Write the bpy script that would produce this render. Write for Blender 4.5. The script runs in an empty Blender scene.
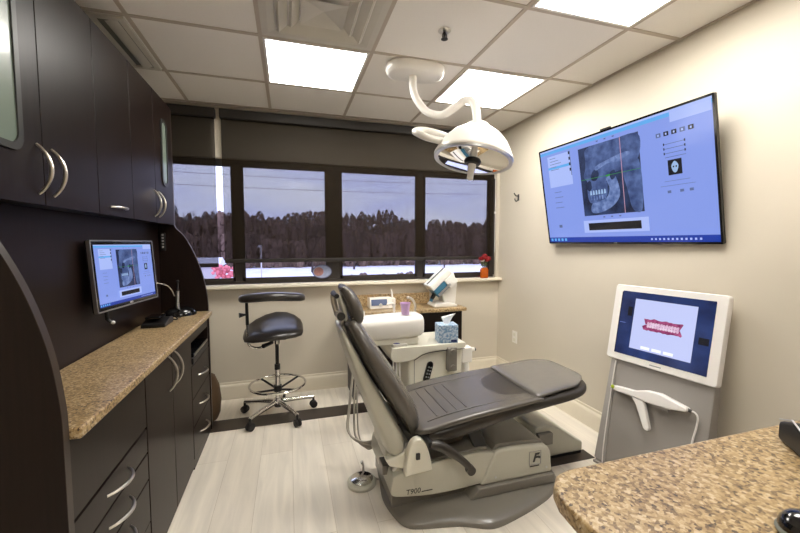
import bpy, bmesh, math, random
from mathutils import Vector, Matrix, Euler
PI = math.pi
rnd = random.Random(7)
scene = bpy.context.scene
COL = scene.collection
W = {}                       # world matrices of the roots
def V(*a): return Vector(a)

# ------------------------------------------------------------------ materials
MATS = {}
def newmat(name):
    m = bpy.data.materials.new(name); m.use_nodes = True
    nt = m.node_tree; nt.nodes.clear()
    out = nt.nodes.new('ShaderNodeOutputMaterial')
    MATS[name] = m
    return m, nt, out
def N(nt, t, **kw):
    n = nt.nodes.new(t)
    for k, v in kw.items():
        if k in n.inputs: n.inputs[k].default_value = v
        else: setattr(n, k, v)
    return n
def c4(c): return (c[0], c[1], c[2], 1.0)
def srgb(r, g, b):
    f = lambda v: (v/255/12.92) if v/255 <= 0.04045 else ((v/255+0.055)/1.055)**2.4
    return (f(r), f(g), f(b))
def mat(name, col, rough=.5, metal=0., spec=.5, coat=0., var=.06, scale=30, bump=0., bscale=200, trans=0., ior=1.45, emit=None, estr=0., coatr=.1):
    """principled material with a little procedural variation"""
    m, nt, out = newmat(name)
    p = N(nt, 'ShaderNodeBsdfPrincipled')
    p.inputs['Roughness'].default_value = rough; p.inputs['Metallic'].default_value = metal
    p.inputs['Specular IOR Level'].default_value = spec; p.inputs['Coat Weight'].default_value = coat
    p.inputs['Coat Roughness'].default_value = coatr
    p.inputs['Transmission Weight'].default_value = trans; p.inputs['IOR'].default_value = ior
    tc = N(nt, 'ShaderNodeTexCoord')
    if var > 0:
        nz = N(nt, 'ShaderNodeTexNoise'); nz.inputs['Scale'].default_value = scale; nz.inputs['Detail'].default_value = 3
        nt.links.new(tc.outputs['Object'], nz.inputs['Vector'])
        mr = N(nt, 'ShaderNodeMapRange'); mr.inputs['To Min'].default_value = 1-var; mr.inputs['To Max'].default_value = 1+var
        nt.links.new(nz.outputs['Fac'], mr.inputs['Value'])
        mx = N(nt, 'ShaderNodeVectorMath', operation='SCALE'); mx.inputs[0].default_value = col
        nt.links.new(mr.outputs['Result'], mx.inputs['Scale'])
        nt.links.new(mx.outputs['Vector'], p.inputs['Base Color'])
    else:
        p.inputs['Base Color'].default_value = c4(col)
    if bump > 0:
        nb = N(nt, 'ShaderNodeTexNoise'); nb.inputs['Scale'].default_value = bscale; nb.inputs['Detail'].default_value = 4
        nt.links.new(tc.outputs['Object'], nb.inputs['Vector'])
        b = N(nt, 'ShaderNodeBump'); b.inputs['Strength'].default_value = bump; b.inputs['Distance'].default_value = .002
        nt.links.new(nb.outputs['Fac'], b.inputs['Height']); nt.links.new(b.outputs['Normal'], p.inputs['Normal'])
    if emit is not None:
        p.inputs['Emission Color'].default_value = c4(emit); p.inputs['Emission Strength'].default_value = estr
    nt.links.new(p.outputs['BSDF'], out.inputs['Surface'])
    return m
def emat(name, col, s=1., var=0., scale=20, col2=None, rough=.15):
    """a lit screen area (glossy cover over emission), optionally noisy between two colours"""
    m, nt, out = newmat(name)
    p = N(nt, 'ShaderNodeBsdfPrincipled'); p.inputs['Base Color'].default_value = (.01, .01, .012, 1)
    p.inputs['Roughness'].default_value = rough
    p.inputs['Emission Strength'].default_value = s
    if col2:
        tc = N(nt, 'ShaderNodeTexCoord')
        nz = N(nt, 'ShaderNodeTexNoise'); nz.inputs['Scale'].default_value = scale; nz.inputs['Detail'].default_value = 5
        nt.links.new(tc.outputs['Object'], nz.inputs['Vector'])
        r = N(nt, 'ShaderNodeValToRGB'); r.color_ramp.elements[0].position = .35; r.color_ramp.elements[1].position = .68
        r.color_ramp.elements[0].color = c4(col); r.color_ramp.elements[1].color = c4(col2)
        nt.links.new(nz.outputs['Fac'], r.inputs['Fac']); nt.links.new(r.outputs['Color'], p.inputs['Emission Color'])
    else: p.inputs['Emission Color'].default_value = c4(col)
    nt.links.new(p.outputs['BSDF'], out.inputs['Surface'])
    return m

M_wall = mat('wall_paint', srgb(208, 199, 182), .55, var=.03, scale=3, bump=.15, bscale=350)
M_trimw = mat('cream_trim', srgb(226, 217, 198), .4, var=.02)
M_tile = mat('ceiling_tile', srgb(242, 238, 232), .9, var=.03, scale=120, bump=.6, bscale=260)
M_grid = mat('ceiling_grid_metal', srgb(190, 178, 163), .5, var=.02)
M_white = mat('white_enamel', srgb(240, 236, 228), .3, var=.01, coat=.3)
M_vent = mat('vent_enamel', srgb(205, 200, 188), .45, var=.02)
M_ventd = mat('vent_dark', srgb(120, 122, 112), .6, var=.02)
M_cream = mat('unit_cream_plastic', srgb(226, 222, 206), .33, var=.015, coat=.25)
M_creamd = mat('warm_grey_plastic', srgb(190, 187, 172), .38, var=.02, coat=.2)
M_grey = mat('grey_plastic', srgb(122, 117, 108), .34, var=.03, coat=.3)
M_vinyl = mat('grey_vinyl', srgb(86, 81, 74), .27, var=.05, scale=12, spec=.6, coat=.35, coatr=.22, bump=.12, bscale=500)
M_vinylside = mat('dark_vinyl_welt', srgb(54, 49, 43), .38, var=.05, coat=.15, coatr=.25)
M_pad = mat('clear_film_grey', srgb(106, 102, 97), .2, var=.05, coat=.7, coatr=.1, bump=.2, bscale=25)
M_blackv = mat('black_vinyl', srgb(44, 40, 37), .28, var=.04, coat=.3, coatr=.2)
M_black = mat('black_plastic', srgb(24, 23, 23), .4, var=.03)
M_blackg = mat('black_gloss', srgb(12, 12, 13), .12, var=.0, coat=.5)
M_rubber = mat('caster_rubber', srgb(34, 31, 30), .6, var=.05)
M_chrome = mat('chrome', (.78, .77, .75), .13, metal=1., var=.02)
M_nickel = mat('brushed_nickel', (.66, .62, .56), .28, metal=1., var=.04)
M_alu = mat('aluminium', (.6, .6, .6), .35, metal=1., var=.04)
M_kgrey = mat('kiosk_grey', srgb(150, 145, 140), .45, var=.02)
M_kwhite = mat('kiosk_white', srgb(236, 232, 228), .32, var=.01, coat=.3)
M_frame = mat('bronze_aluminium', srgb(50, 44, 40), .45, var=.05)
M_cass = mat('shade_cassette', srgb(35, 30, 25), .6, var=.04)
M_strip = mat('dark_floor_strip', srgb(58, 50, 44), .4, var=.12, scale=14)
M_tissuebox = None
M_lav = mat('lavender_plastic', srgb(226, 190, 234), .35, var=.02, spec=.4)
M_paper = mat('tissue_paper', srgb(244, 242, 240), .8, var=.02)
M_blue = mat('scanner_blue', srgb(60, 110, 135), .3, var=.15, scale=40)
M_red = mat('petal_red', srgb(124, 8, 16), .5, var=.25, scale=60)
M_leaf = mat('leaf_green', srgb(60, 70, 30), .6, var=.2)
M_amber = mat('amber_glass', srgb(225, 110, 20), .1, var=.05, trans=.5)
M_hose = mat('hose_grey', srgb(176, 170, 158), .45, var=.02)
M_bag = mat('brown_bag', srgb(88, 68, 48), .6, var=.15, scale=20, bump=.4, bscale=40)
M_clear = mat('lamp_cover', srgb(220, 220, 226), .06, var=0., trans=.85)
M_mirror = mat('lamp_reflector', (.86, .86, .88), .12, metal=1., var=.02)
M_bark = mat('bark', srgb(62, 50, 46), .9, var=.15, scale=4)
M_thicket = mat('thicket', srgb(104, 84, 78), .95, var=.5, scale=1.2, bump=.6, bscale=3)
M_ink = mat('dark_ink', srgb(52, 50, 48), .5, var=0)
M_inkgrey = mat('grey_ink', srgb(150, 150, 150), .5, var=0)
M_inkwhite = mat('white_ink', srgb(225, 225, 225), .5, var=0)
M_lime = mat('lime_mark', srgb(176, 196, 50), .5, var=0)
M_display = mat('grey_display', srgb(96, 108, 140), .2, var=.05)
M_snow = mat('snowy_ground', srgb(205, 205, 218), .8, var=.25, scale=.35)
M_pink = mat('pink_blossom', srgb(214, 120, 130), .8, var=.3, scale=3)
M_house = mat('pale_siding', srgb(178, 172, 176), .8, var=.08)
M_roof = mat('roof_shingle', srgb(110, 104, 110), .9, var=.1)
M_pframe = mat('pewter_frame', srgb(52, 52, 50), .4, var=.05)
M_glassfrost = mat('frosted_green_glass', srgb(120, 134, 122), .3, var=.12, scale=5, spec=.6, coat=.4)

def wood_mat():
    m, nt, out = newmat('espresso_wood')
    tc = N(nt, 'ShaderNodeTexCoord'); mp = N(nt, 'ShaderNodeMapping'); mp.inputs['Scale'].default_value = (30, 30, 1.6)
    nz = N(nt, 'ShaderNodeTexNoise'); nz.inputs['Scale'].default_value = 3; nz.inputs['Detail'].default_value = 6
    r = N(nt, 'ShaderNodeValToRGB'); r.color_ramp.elements[0].color = c4(srgb(23, 14, 11)); r.color_ramp.elements[1].color = c4(srgb(31, 20, 16))
    r.color_ramp.elements[0].position = .3; r.color_ramp.elements[1].position = .75
    p = N(nt, 'ShaderNodeBsdfPrincipled'); p.inputs['Roughness'].default_value = .36; p.inputs['Specular IOR Level'].default_value = .24
    L = nt.links.new
    L(tc.outputs['Object'], mp.inputs['Vector']); L(mp.outputs['Vector'], nz.inputs['Vector']); L(nz.outputs['Fac'], r.inputs['Fac'])
    L(r.outputs['Color'], p.inputs['Base Color']); L(p.outputs['BSDF'], out.inputs['Surface'])
    return m
M_wood = wood_mat()
def granite_mat():
    m, nt, out = newmat('granite'); L = nt.links.new
    tc = N(nt, 'ShaderNodeTexCoord')
    v = N(nt, 'ShaderNodeTexVoronoi'); v.inputs['Scale'].default_value = 170; v.inputs['Randomness'].default_value = 1
    n1 = N(nt, 'ShaderNodeTexNoise'); n1.inputs['Scale'].default_value = 95; n1.inputs['Detail'].default_value = 6; n1.inputs['Roughness'].default_value = .7
    n2 = N(nt, 'ShaderNodeTexNoise'); n2.inputs['Scale'].default_value = 9; n2.inputs['Detail'].default_value = 3
    for n in (v, n1, n2): L(tc.outputs['Object'], n.inputs['Vector'])
    sx = N(nt, 'ShaderNodeSeparateColor'); L(v.outputs['Color'], sx.inputs['Color'])
    a = N(nt, 'ShaderNodeMath', operation='MULTIPLY'); a.inputs[1].default_value = .42; L(sx.outputs[0], a.inputs[0])
    b = N(nt, 'ShaderNodeMath', operation='MULTIPLY_ADD'); b.inputs[1].default_value = .75; L(n1.outputs['Fac'], b.inputs[0]); L(a.outputs[0], b.inputs[2])
    c = N(nt, 'ShaderNodeMath', operation='MULTIPLY_ADD'); c.inputs[1].default_value = .22; L(n2.outputs['Fac'], c.inputs[0]); L(b.outputs[0], c.inputs[2])
    r = N(nt, 'ShaderNodeValToRGB'); e = r.color_ramp.elements
    e[0].position = .36; e[0].color = c4(srgb(36, 28, 24)); e[1].position = .95; e[1].color = c4(srgb(204, 186, 154))
    for pos, cc in ((.45, srgb(70, 54, 42)), (.53, srgb(122, 98, 68)), (.66, srgb(158, 131, 90)), (.80, srgb(182, 156, 114))):
        k = e.new(pos); k.color = c4(cc)
    L(c.outputs[0], r.inputs['Fac'])
    p = N(nt, 'ShaderNodeBsdfPrincipled'); p.inputs['Roughness'].default_value = .3; L(r.outputs['Color'], p.inputs['Base Color'])
    L(p.outputs['BSDF'], out.inputs['Surface']); return m
M_granite = granite_mat()
def floor_mat():
    m, nt, out = newmat('pale_plank_floor'); L = nt.links.new
    tc = N(nt, 'ShaderNodeTexCoord'); mp = N(nt, 'ShaderNodeMapping'); mp.inputs['Rotation'].default_value = (0, 0, PI/2)
    L(tc.outputs['Object'], mp.inputs['Vector'])
    br = N(nt, 'ShaderNodeTexBrick'); br.inputs['Scale'].default_value = 1; br.inputs['Mortar Size'].default_value = .0012
    br.inputs['Brick Width'].default_value = 1.2; br.inputs['Row Height'].default_value = .19; br.offset = .37
    br.inputs['Color1'].default_value = c4(srgb(234, 226, 212)); br.inputs['Color2'].default_value = c4(srgb(224, 215, 200))
    br.inputs['Mortar'].default_value = c4(srgb(198, 186, 168)); L(mp.outputs['Vector'], br.inputs['Vector'])
    ms = N(nt, 'ShaderNodeMapping'); ms.inputs['Scale'].default_value = (9, .9, 1); L(tc.outputs['Object'], ms.inputs['Vector'])
    nz = N(nt, 'ShaderNodeTexNoise'); nz.inputs['Scale'].default_value = 2.2; nz.inputs['Detail'].default_value = 7; nz.inputs['Distortion'].default_value = .6
    L(ms.outputs['Vector'], nz.inputs['Vector'])
    mr = N(nt, 'ShaderNodeMapRange'); mr.inputs['From Min'].default_value = .3; mr.inputs['From Max'].default_value = .7
    mr.inputs['To Min'].default_value = .86; mr.inputs['To Max'].default_value = 1.07; L(nz.outputs['Fac'], mr.inputs['Value'])
    mu = N(nt, 'ShaderNodeVectorMath', operation='SCALE'); L(br.outputs['Color'], mu.inputs[0]); L(mr.outputs['Result'], mu.inputs['Scale'])
    p = N(nt, 'ShaderNodeBsdfPrincipled'); p.inputs['Roughness'].default_value = .33; L(mu.outputs['Vector'], p.inputs['Base Color'])
    L(p.outputs['BSDF'], out.inputs['Surface']); return m
M_floor = floor_mat()
def shade_mat():
    m, nt, out = newmat('shade_mesh_fabric'); L = nt.links.new
    d = N(nt, 'ShaderNodeBsdfDiffuse'); 
    tc = N(nt, 'ShaderNodeTexCoord'); nz = N(nt, 'ShaderNodeTexNoise'); nz.inputs['Scale'].default_value = 160
    L(tc.outputs['Object'], nz.inputs['Vector'])
    r = N(nt, 'ShaderNodeValToRGB'); r.color_ramp.elements[0].color = c4(srgb(38, 32, 25)); r.color_ramp.elements[1].color = c4(srgb(45, 38, 30))
    L(nz.outputs['Fac'], r.inputs['Fac']); L(r.outputs['Color'], d.inputs['Color'])
    t = N(nt, 'ShaderNodeBsdfTransparent'); mx = N(nt, 'ShaderNodeMixShader'); mx.inputs[0].default_value = .47
    L(d.outputs[0], mx.inputs[1]); L(t.outputs[0], mx.inputs[2]); L(mx.outputs[0], out.inputs['Surface']); return m
M_shade = shade_mat()
def tissuebox_mat():
    m, nt, out = newmat('tissue_box_print'); L = nt.links.new
    tc = N(nt, 'ShaderNodeTexCoord'); nz = N(nt, 'ShaderNodeTexNoise'); nz.inputs['Scale'].default_value = 32; nz.inputs['Detail'].default_value = 2; nz.inputs['Distortion'].default_value = 2
    L(tc.outputs['Object'], nz.inputs['Vector'])
    r = N(nt, 'ShaderNodeValToRGB'); e = r.color_ramp.elements
    e[0].position = .38; e[0].color = c4(srgb(110, 145, 178)); e[1].position = .62; e[1].color = c4(srgb(196, 208, 218))
    L(nz.outputs['Fac'], r.inputs['Fac'])
    p = N(nt, 'ShaderNodeBsdfPrincipled'); p.inputs['Roughness'].default_value = .6; L(r.outputs['Color'], p.inputs['Base Color']); L(p.outputs['BSDF'], out.inputs['Surface']); return m
M_tissuebox = tissuebox_mat()
def twig_mat():
    m, nt, out = newmat('winter_twigs'); L = nt.links.new
    tc = N(nt, 'ShaderNodeTexCoord'); nz = N(nt, 'ShaderNodeTexNoise'); nz.inputs['Scale'].default_value = 1.6; nz.inputs['Detail'].default_value = 8; nz.inputs['Roughness'].default_value = .75
    L(tc.outputs['Object'], nz.inputs['Vector'])
    d = N(nt, 'ShaderNodeBsdfDiffuse'); r = N(nt, 'ShaderNodeValToRGB'); r.color_ramp.elements[0].color = c4(srgb(78, 60, 54)); r.color_ramp.elements[1].color = c4(srgb(138, 116, 108))
    L(nz.outputs['Fac'], r.inputs['Fac']); L(r.outputs['Color'], d.inputs['Color'])
    t = N(nt, 'ShaderNodeBsdfTransparent'); g = N(nt, 'ShaderNodeMath', operation='GREATER_THAN'); g.inputs[1].default_value = .53
    L(nz.outputs['Fac'], g.inputs[0]); mx = N(nt, 'ShaderNodeMixShader'); L(g.outputs[0], mx.inputs[0]); L(d.outputs[0], mx.inputs[1]); L(t.outputs[0], mx.inputs[2]); L(mx.outputs[0], out.inputs['Surface'])
    return m
M_twig = twig_mat()
def glass_mat():
    m, nt, out = newmat('window_glass'); L = nt.links.new
    g = N(nt, 'ShaderNodeBsdfGlossy'); g.inputs['Roughness'].default_value = .02
    t = N(nt, 'ShaderNodeBsdfTransparent'); t.inputs['Color'].default_value = (.92, .93, .95, 1)
    fr = N(nt, 'ShaderNodeFresnel'); fr.inputs['IOR'].default_value = 1.45
    mx = N(nt, 'ShaderNodeMixShader'); L(fr.outputs[0], mx.inputs[0]); L(t.outputs[0], mx.inputs[1]); L(g.outputs[0], mx.inputs[2]); L(mx.outputs[0], out.inputs['Surface']); return m
M_glass = glass_mat()
M_panel = mat('lit_diffuser', (.9, .9, .88), .5, var=0, emit=(1, .965, .905), estr=23.0)

# ------------------------------------------------------------------ mesh helpers
class MB:
    def __init__(s): s.bm = bmesh.new(); s.mi = 0
    def _set(s, faces):
        for f in faces: f.material_index = s.mi; f.smooth = True
    def box(s, x0, x1, y0, y1, z0, z1, M=None):
        vs = [s.bm.verts.new((x, y, z)) for x in (x0, x1) for y in (y0, y1) for z in (z0, z1)]
        if M:
            for v in vs: v.co = M @ v.co
        fs = [s.bm.faces.new([vs[i] for i in q]) for q in ((0,1,3,2),(4,6,7,5),(0,4,5,1),(2,3,7,6),(0,2,6,4),(1,5,7,3))]
        s._set(fs); return s
    def loft(s, rings, cap=True, closed=False):
        R = [[s.bm.verts.new(p) for p in r] for r in rings]
        n = len(R[0]); fs = []
        m = len(R)
        for i in range(m if closed else m-1):
            a, b = R[i], R[(i+1) % m]
            for j in range(n):
                k = (j+1) % n
                fs.append(s.bm.faces.new((a[j], a[k], b[k], b[j])))
        if cap and not closed:
            fs.append(s.bm.faces.new(list(reversed(R[0])))); fs.append(s.bm.faces.new(R[-1]))
        s._set(fs); return s
    def prism(s, poly, a0, a1, axis='y', M=None):
        """poly in the two other axes (x,z for 'y'; y,z for 'x'; x,y for 'z') extruded from a0 to a1"""
        def P(p, a):
            v = {'y': V(p[0], a, p[1]), 'x': V(a, p[0], p[1]), 'z': V(p[0], p[1], a)}[axis]
            return M @ v if M else v
        A = [s.bm.verts.new(P(p, a0)) for p in poly]; B = [s.bm.verts.new(P(p, a1)) for p in poly]
        n = len(poly); fs = [s.bm.faces.new(A[::-1]), s.bm.faces.new(B)]
        for i in range(n): fs.append(s.bm.faces.new((A[i], A[(i+1) % n], B[(i+1) % n], B[i])))
        s._set(fs); return s
    def tube(s, pts, r, n=12, cap=True, closed=False):
        pts = [Vector(p) for p in pts]
        rr = r if isinstance(r, (list, tuple)) else [r]*len(pts)
        rings = []; up = None
        m = len(pts)
        for i, p in enumerate(pts):
            if closed: t = (pts[(i+1) % m]-pts[i-1])
            else: t = pts[min(i+1, m-1)]-pts[max(i-1, 0)]
            t.normalize()
            if up is None:
                up = V(0,0,1) if abs(t.z) < .9 else V(1,0,0)
            a = up - t*up.dot(t)
            if a.length < 1e-5: a = t.orthogonal()
            a.normalize(); b = t.cross(a); up = a
            rings.append([p+(a*math.cos(q)+b*math.sin(q))*rr[i] for q in [2*PI*k/n for k in range(n)]])
        return s.loft(rings, cap, closed)
    def lathe(s, prof, c=(0,0,0), n=32, M=None, cap=True):
        rings = []
        for (r, z) in prof:
            rings.append([V(c[0]+max(r,1e-4)*math.cos(2*PI*k/n), c[1]+max(r,1e-4)*math.sin(2*PI*k/n), c[2]+z) for k in range(n)])
        if M: rings = [[M @ p for p in r] for r in rings]
        return s.loft(rings, cap)
    def ball(s, c, r, n=16, sc=(1,1,1)):
        prof = [(math.sin(PI*i/10)*r, -math.cos(PI*i/10)*r) for i in range(11)]
        rings = [[V(c[0]+max(a,1e-4)*math.cos(2*PI*k/n)*sc[0], c[1]+max(a,1e-4)*math.sin(2*PI*k/n)*sc[1], c[2]+z*sc[2]) for k in range(n)] for a, z in prof]
        return s.loft(rings)
    def quad(s, pts, M=None):
        vs = [s.bm.verts.new((M @ Vector(p)) if M else Vector(p)) for p in pts]
        f = s.bm.faces.new(vs); s._set([f]); f.smooth = False; return s

def smooth_pts(pts, k=6, closed=False):
    """Catmull-Rom"""
    P = [Vector(p) for p in pts]; out = []
    n = len(P)
    for i in range(n if closed else n-1):
        if closed: a, b, c, d = P[i-1], P[i], P[(i+1) % n], P[(i+2) % n]
        else: a, b, c, d = P[max(i-1,0)], P[i], P[i+1], P[min(i+2,n-1)]
        for j in range(k):
            t = j/k
            out.append(.5*((2*b)+(c-a)*t+(2*a-5*b+4*c-d)*t*t+(3*b-a-3*c+d)*t*t*t))
    if not closed: out.append(P[-1])
    return out

def tag(o, label=None, cat=None, group=None, kind=None):
    if label: o['label'] = label
    if cat: o['category'] = cat
    if group: o['group'] = group
    if kind: o['kind'] = kind
    return o
def root(name, loc, label, cat, group=None, rot=(0,0,0), kind=None):
    o = bpy.data.objects.new(name, None); o.empty_display_size = .1; COL.objects.link(o)
    o.location = loc; o.rotation_euler = rot
    W[o] = Matrix.Translation(Vector(loc)) @ Euler(rot).to_matrix().to_4x4()
    return tag(o, label, cat, group, kind)
def put(name, mb, mats, parent=None, bevel=0, seg=2, angle=35, local=False, sub=0):
    """link the collected shape as ONE object; world coordinates unless local"""
    bm = mb.bm
    bmesh.ops.recalc_face_normals(bm, faces=bm.faces) if not getattr(mb, 'flat', False) else None
    base = None
    if parent:
        base = W[parent]
        if not local: bm.transform(base.inverted())
    me = bpy.data.meshes.new(name)
    for e in bm.edges:
        if len(e.link_faces) == 2 and e.calc_face_angle(0) > math.radians(angle): e.smooth = False
    bm.to_mesh(me); bm.free()
    mats = mats if isinstance(mats, (list, tuple)) else [mats]
    for m in mats: me.materials.append(m)
    o = bpy.data.objects.new(name, me); COL.objects.link(o)
    if parent: o.parent = parent; W[o] = W[parent]
    else: W[o] = Matrix.Identity(4)
    if bevel:
        b = o.modifiers.new('bevel', 'BEVEL'); b.width = bevel; b.segments = seg; b.limit_method = 'ANGLE'; b.angle_limit = math.radians(30)
        b.harden_normals = False
        w = o.modifiers.new('wn', 'WEIGHTED_NORMAL'); w.keep_sharp = True
        for e in me.edges: e.use_edge_sharp = False
    if sub:
        s = o.modifiers.new('sub', 'SUBSURF'); s.levels = sub; s.render_levels = sub
    return o
def struct(name, mb, m, **k):
    o = put(name, mb, m, **k); o['kind'] = 'structure'; return o
def dup(o, loc, label=None, group=None, rotz=None):
    r = o.copy(); COL.objects.link(r); r.location = loc
    if rotz is not None: r.rotation_euler[2] = rotz
    if label: r['label'] = label
    if group: r['group'] = group
    for ch in [c for c in COL.objects if c.parent == o]:
        c = ch.copy(); COL.objects.link(c); c.parent = r
        for g in [x for x in COL.objects if x.parent == ch]:
            d = g.copy(); COL.objects.link(d); d.parent = c
    return r
def text(body, size, M, m, parent, name='lettering', ext=.0004, shear=0, world=True, bold=0):
    cu = bpy.data.curves.new('t', 'FONT'); cu.body = body; cu.size = size; cu.extrude = ext; cu.align_x = 'CENTER'; cu.align_y = 'CENTER'; cu.shear = shear; cu.offset = bold
    t = bpy.data.objects.new('t', cu); COL.objects.link(t)
    dg = bpy.context.evaluated_depsgraph_get(); me = bpy.data.meshes.new_from_object(t.evaluated_get(dg))
    bpy.data.objects.remove(t); me.name = name
    me.transform((W[parent].inverted() if world else Matrix.Identity(4)) @ M)
    me.materials.clear(); me.materials.append(m)
    o = bpy.data.objects.new(name, me); COL.objects.link(o); o.parent = parent; W[o] = W[parent]
    return o
def bowhandle(name, p0, p1, out, parent, r=.0052, m=None, bow=.035):
    """arched bar pull between two points, bowing along out"""
    p0, p1, out = Vector(p0), Vector(p1), Vector(out)
    pts = []
    for i in range(15):
        t = i/14; pts.append(p0.lerp(p1, t)+out*(bow*math.sin(PI*t)**.75))
    mb = MB().tube(pts, [r*(.75+.45*math.sin(PI*i/14)) for i in range(15)], 10)
    return put(name, mb, m or M_nickel, parent)

def super_ring(c, u, v, hu, hv, n=28, e=2.6, top=None):
    pts = []
    for k in range(n):
        a = 2*PI*k/n; ca, sa = math.cos(a), math.sin(a)
        x = math.copysign(abs(ca)**(2/e), ca); y = math.copysign(abs(sa)**(2/e), sa)
        pts.append(c+u*(hu*x)+v*(hv*y))
    return pts
def cushion(st, e=3.0, n=32, endn=4):
    """st: (x, z, y, halfwidth, halfthick) stations along a path in the xz plane; rounded ends"""
    st = [tuple(map(float, s)) for s in st]
    # smooth resample
    pts = smooth_pts([V(s[0], s[2], s[1]) for s in st], 5)
    wd = smooth_pts([V(s[3], s[4], 0) for s in st], 5)
    rings = []
    m = len(pts)
    for i in range(m):
        t = (pts[min(i+1,m-1)]-pts[max(i-1,0)]).normalized()
        u = V(0,1,0); nv = t.cross(u).normalized()
        rings.append((pts[i], t, u, nv, wd[i].x, wd[i].y))
    out = []
    def end(R, sgn):
        p, t, u, nv, hw, ht = R; L = []
        for k in range(endn+1):
            a = (PI/2)*k/endn
            f = max(math.cos(a), .03)
            q = p + t*(sgn*ht*math.sin(a))
            L.append(super_ring(q, u, nv, hw - ht*.9*(1-f), ht*f, n, e))
        return L
    A = end(rings[0], -1)[::-1]; B = end(rings[-1], 1)
    out = A[:-1] + [super_ring(p, u, nv, hw, ht, n, e) for p, t, u, nv, hw, ht in rings] + B[1:]
    return MB().loft(out)

# ------------------------------------------------------------------ room
XL, XR, YW, YF, H = -1.12, 2.07, 3.37, -1.6, 2.434
struct('floor', MB().box(XL-.1, XR+.1, YF-.1, YW+.12, -.08, 0), M_floor)
struct('wall_left', MB().box(XL-.1, XL, YF-.1, YW+.12, 0, H), M_wall)
struct('wall_right', MB().box(XR, XR+.1, YF-.1, YW+.12, 0, H), M_wall)
struct('wall_front', MB().box(XL, XR, YF-.1, YF, 0, H), M_wall)
WX0, WX1, WZ0, WZ1 = -1.0, 2.035, .955, 2.02
mb = MB()
mb.box(XL, XR, YW, YW+.12, 0, WZ0); mb.box(XL, XR, YW, YW+.12, WZ1, H)
mb.box(XL, WX0, YW, YW+.12, WZ0, WZ1); mb.box(WX1, XR, YW, YW+.12, WZ0, WZ1)
struct('wall_back', mb, M_wall)
struct('ceiling', MB().box(XL-.1, XR+.1, YF-.1, YW+.12, H, H+.06), M_tile)
# ceiling grid of T-bars
GX = [-.7347+i*.6096 for i in range(-1, 6)]; GY = [1.5691+j*.6096 for j in range(-5, 3)] + [3.322]
mb = MB()
for x in GX:
    if XL < x < XR: mb.box(x-.011, x+.011, YF, YW, H-.004, H+.001)
for y in GY:
    if y > YF: mb.box(XL, XR, y-.011, y+.011, H-.0045, H+.001)
struct('trim_1', mb, M_grid)
struct('trim_2', MB().prism([(YW, H-.03), (YW, H-.005), (YW-.03, H-.005), (YW-.03, H-.018), (YW-.012, H-.03)], XL, XR, 'x'), M_grid)
# wall angle on the right wall
struct('trim_3', MB().box(XR-.02, XR, YF, YW-.03, H-.006, H-.001), M_grid)
# baseboards with a moulded top
prof = [(0, 0), (0, .145), (.006, .145), (.009, .135), (.007, .128), (.015, .120), (.018, .105), (.018, 0)]
struct('baseboard_back', MB().prism([(YW-d, z) for d, z in prof], XL, XR-.001, 'x'), M_trimw, angle=60)
struct('baseboard_right', MB().prism([(XR-d, z) for d, z in prof], YF, YW-.018, 'y'), M_trimw, angle=60)
# dark floor inlay strip, then a short dark strip at the utility box
struct('trim_4', MB().box(-.86, 1.9, 2.79, 2.965, -.001, .003), M_strip)
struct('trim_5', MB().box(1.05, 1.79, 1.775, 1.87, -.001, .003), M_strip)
# window sill
struct('trim_6', MB().box(XL, XR, YW-.072, YW+.05, .945, .972), M_trimw, bevel=.006)

# window: frame, mullions, glass
w = bpy.data.objects.new('window_1', None); COL.objects.link(w); w.location = (.5, YW+.07, .97); w['kind'] = 'structure'
W[w] = Matrix.Translation(w.location)
y0, y1 = YW+.045, YW+.095
mb = MB()
mb.box(WX0, WX1, y0, y1, .972, 1.0); mb.box(WX0, WX1, y0, y1, WZ1-.04, WZ1)
mb.box(WX0, WX0+.04, y0, y1, 1.0, WZ1-.04); mb.box(WX1-.06, WX1, y0-.02, y1, 1.0, WZ1-.04)
for a, b in ((-.435, -.375), (.338, .452), (1.195, 1.258)): mb.box(a, b, y0, y1, 1.0, WZ1-.04)
put('window_frame', mb, M_frame, w, bevel=.003)
for a, b in ((-.96, -.435), (-.375, .338), (.452, 1.195), (1.258, 1.975)):
    put('window_pane', MB().box(a, b, y0+.02, y0+.026, 1.0, WZ1-.04), M_glass, w)
    m2 = MB(); t = .02
    m2.box(a, b, y0-.008, y0+.01, 1.0, 1.0+t+.008); m2.box(a, b, y0-.008, y0+.01, WZ1-.04-t, WZ1-.04); m2.box(a, a+t, y0-.008, y0+.01, 1.0, WZ1-.04); m2.box(b-t, b, y0-.008, y0+.01, 1.0, WZ1-.04)
    put('window_sash', m2, M_frame, w)

# ------------------------------------------------------------------ roller shades
def shade(x0, x1, zb, label, chain):
    r = root('roller_shade', ((x0+x1)/2, YW-.02, zb), label, 'window shade', 'roller shades on the window wall')
    put('shade_fabric', MB().box(x0, x1, YW-.028, YW-.0265, zb+.02, 2.37), M_shade, r)
    mb = MB().box(x0, x1, YW-.035, YW-.018, zb, zb+.032); put('bottom_bar', mb, M_cass, r, bevel=.004)
    put('cassette', MB().box(x0-.008, x1+.008, YW-.06, YW-.002, 2.325, 2.398), M_cass, r, bevel=.006)
    if chain:
        pts = [(x1+.012, YW-.04, 2.33)] + [(x1+.012, YW-.042, 2.33-.1*i) for i in range(1, 12)]
        put('pull_chain', MB().tube(pts, .0022, 6), M_paper, r)
        put('chain_stop', MB().box(x1+.004, x1+.02, YW-.046, YW-.037, 1.62, 1.64), M_paper, r)
    return r
shade(-1.06, -.553, 1.128, 'narrow dark brown mesh roller shade at the left end of the window, hanging slightly lower', False)
shade(-.505, 1.985, 1.160, 'wide dark brown mesh roller shade covering most of the window', True)

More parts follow.
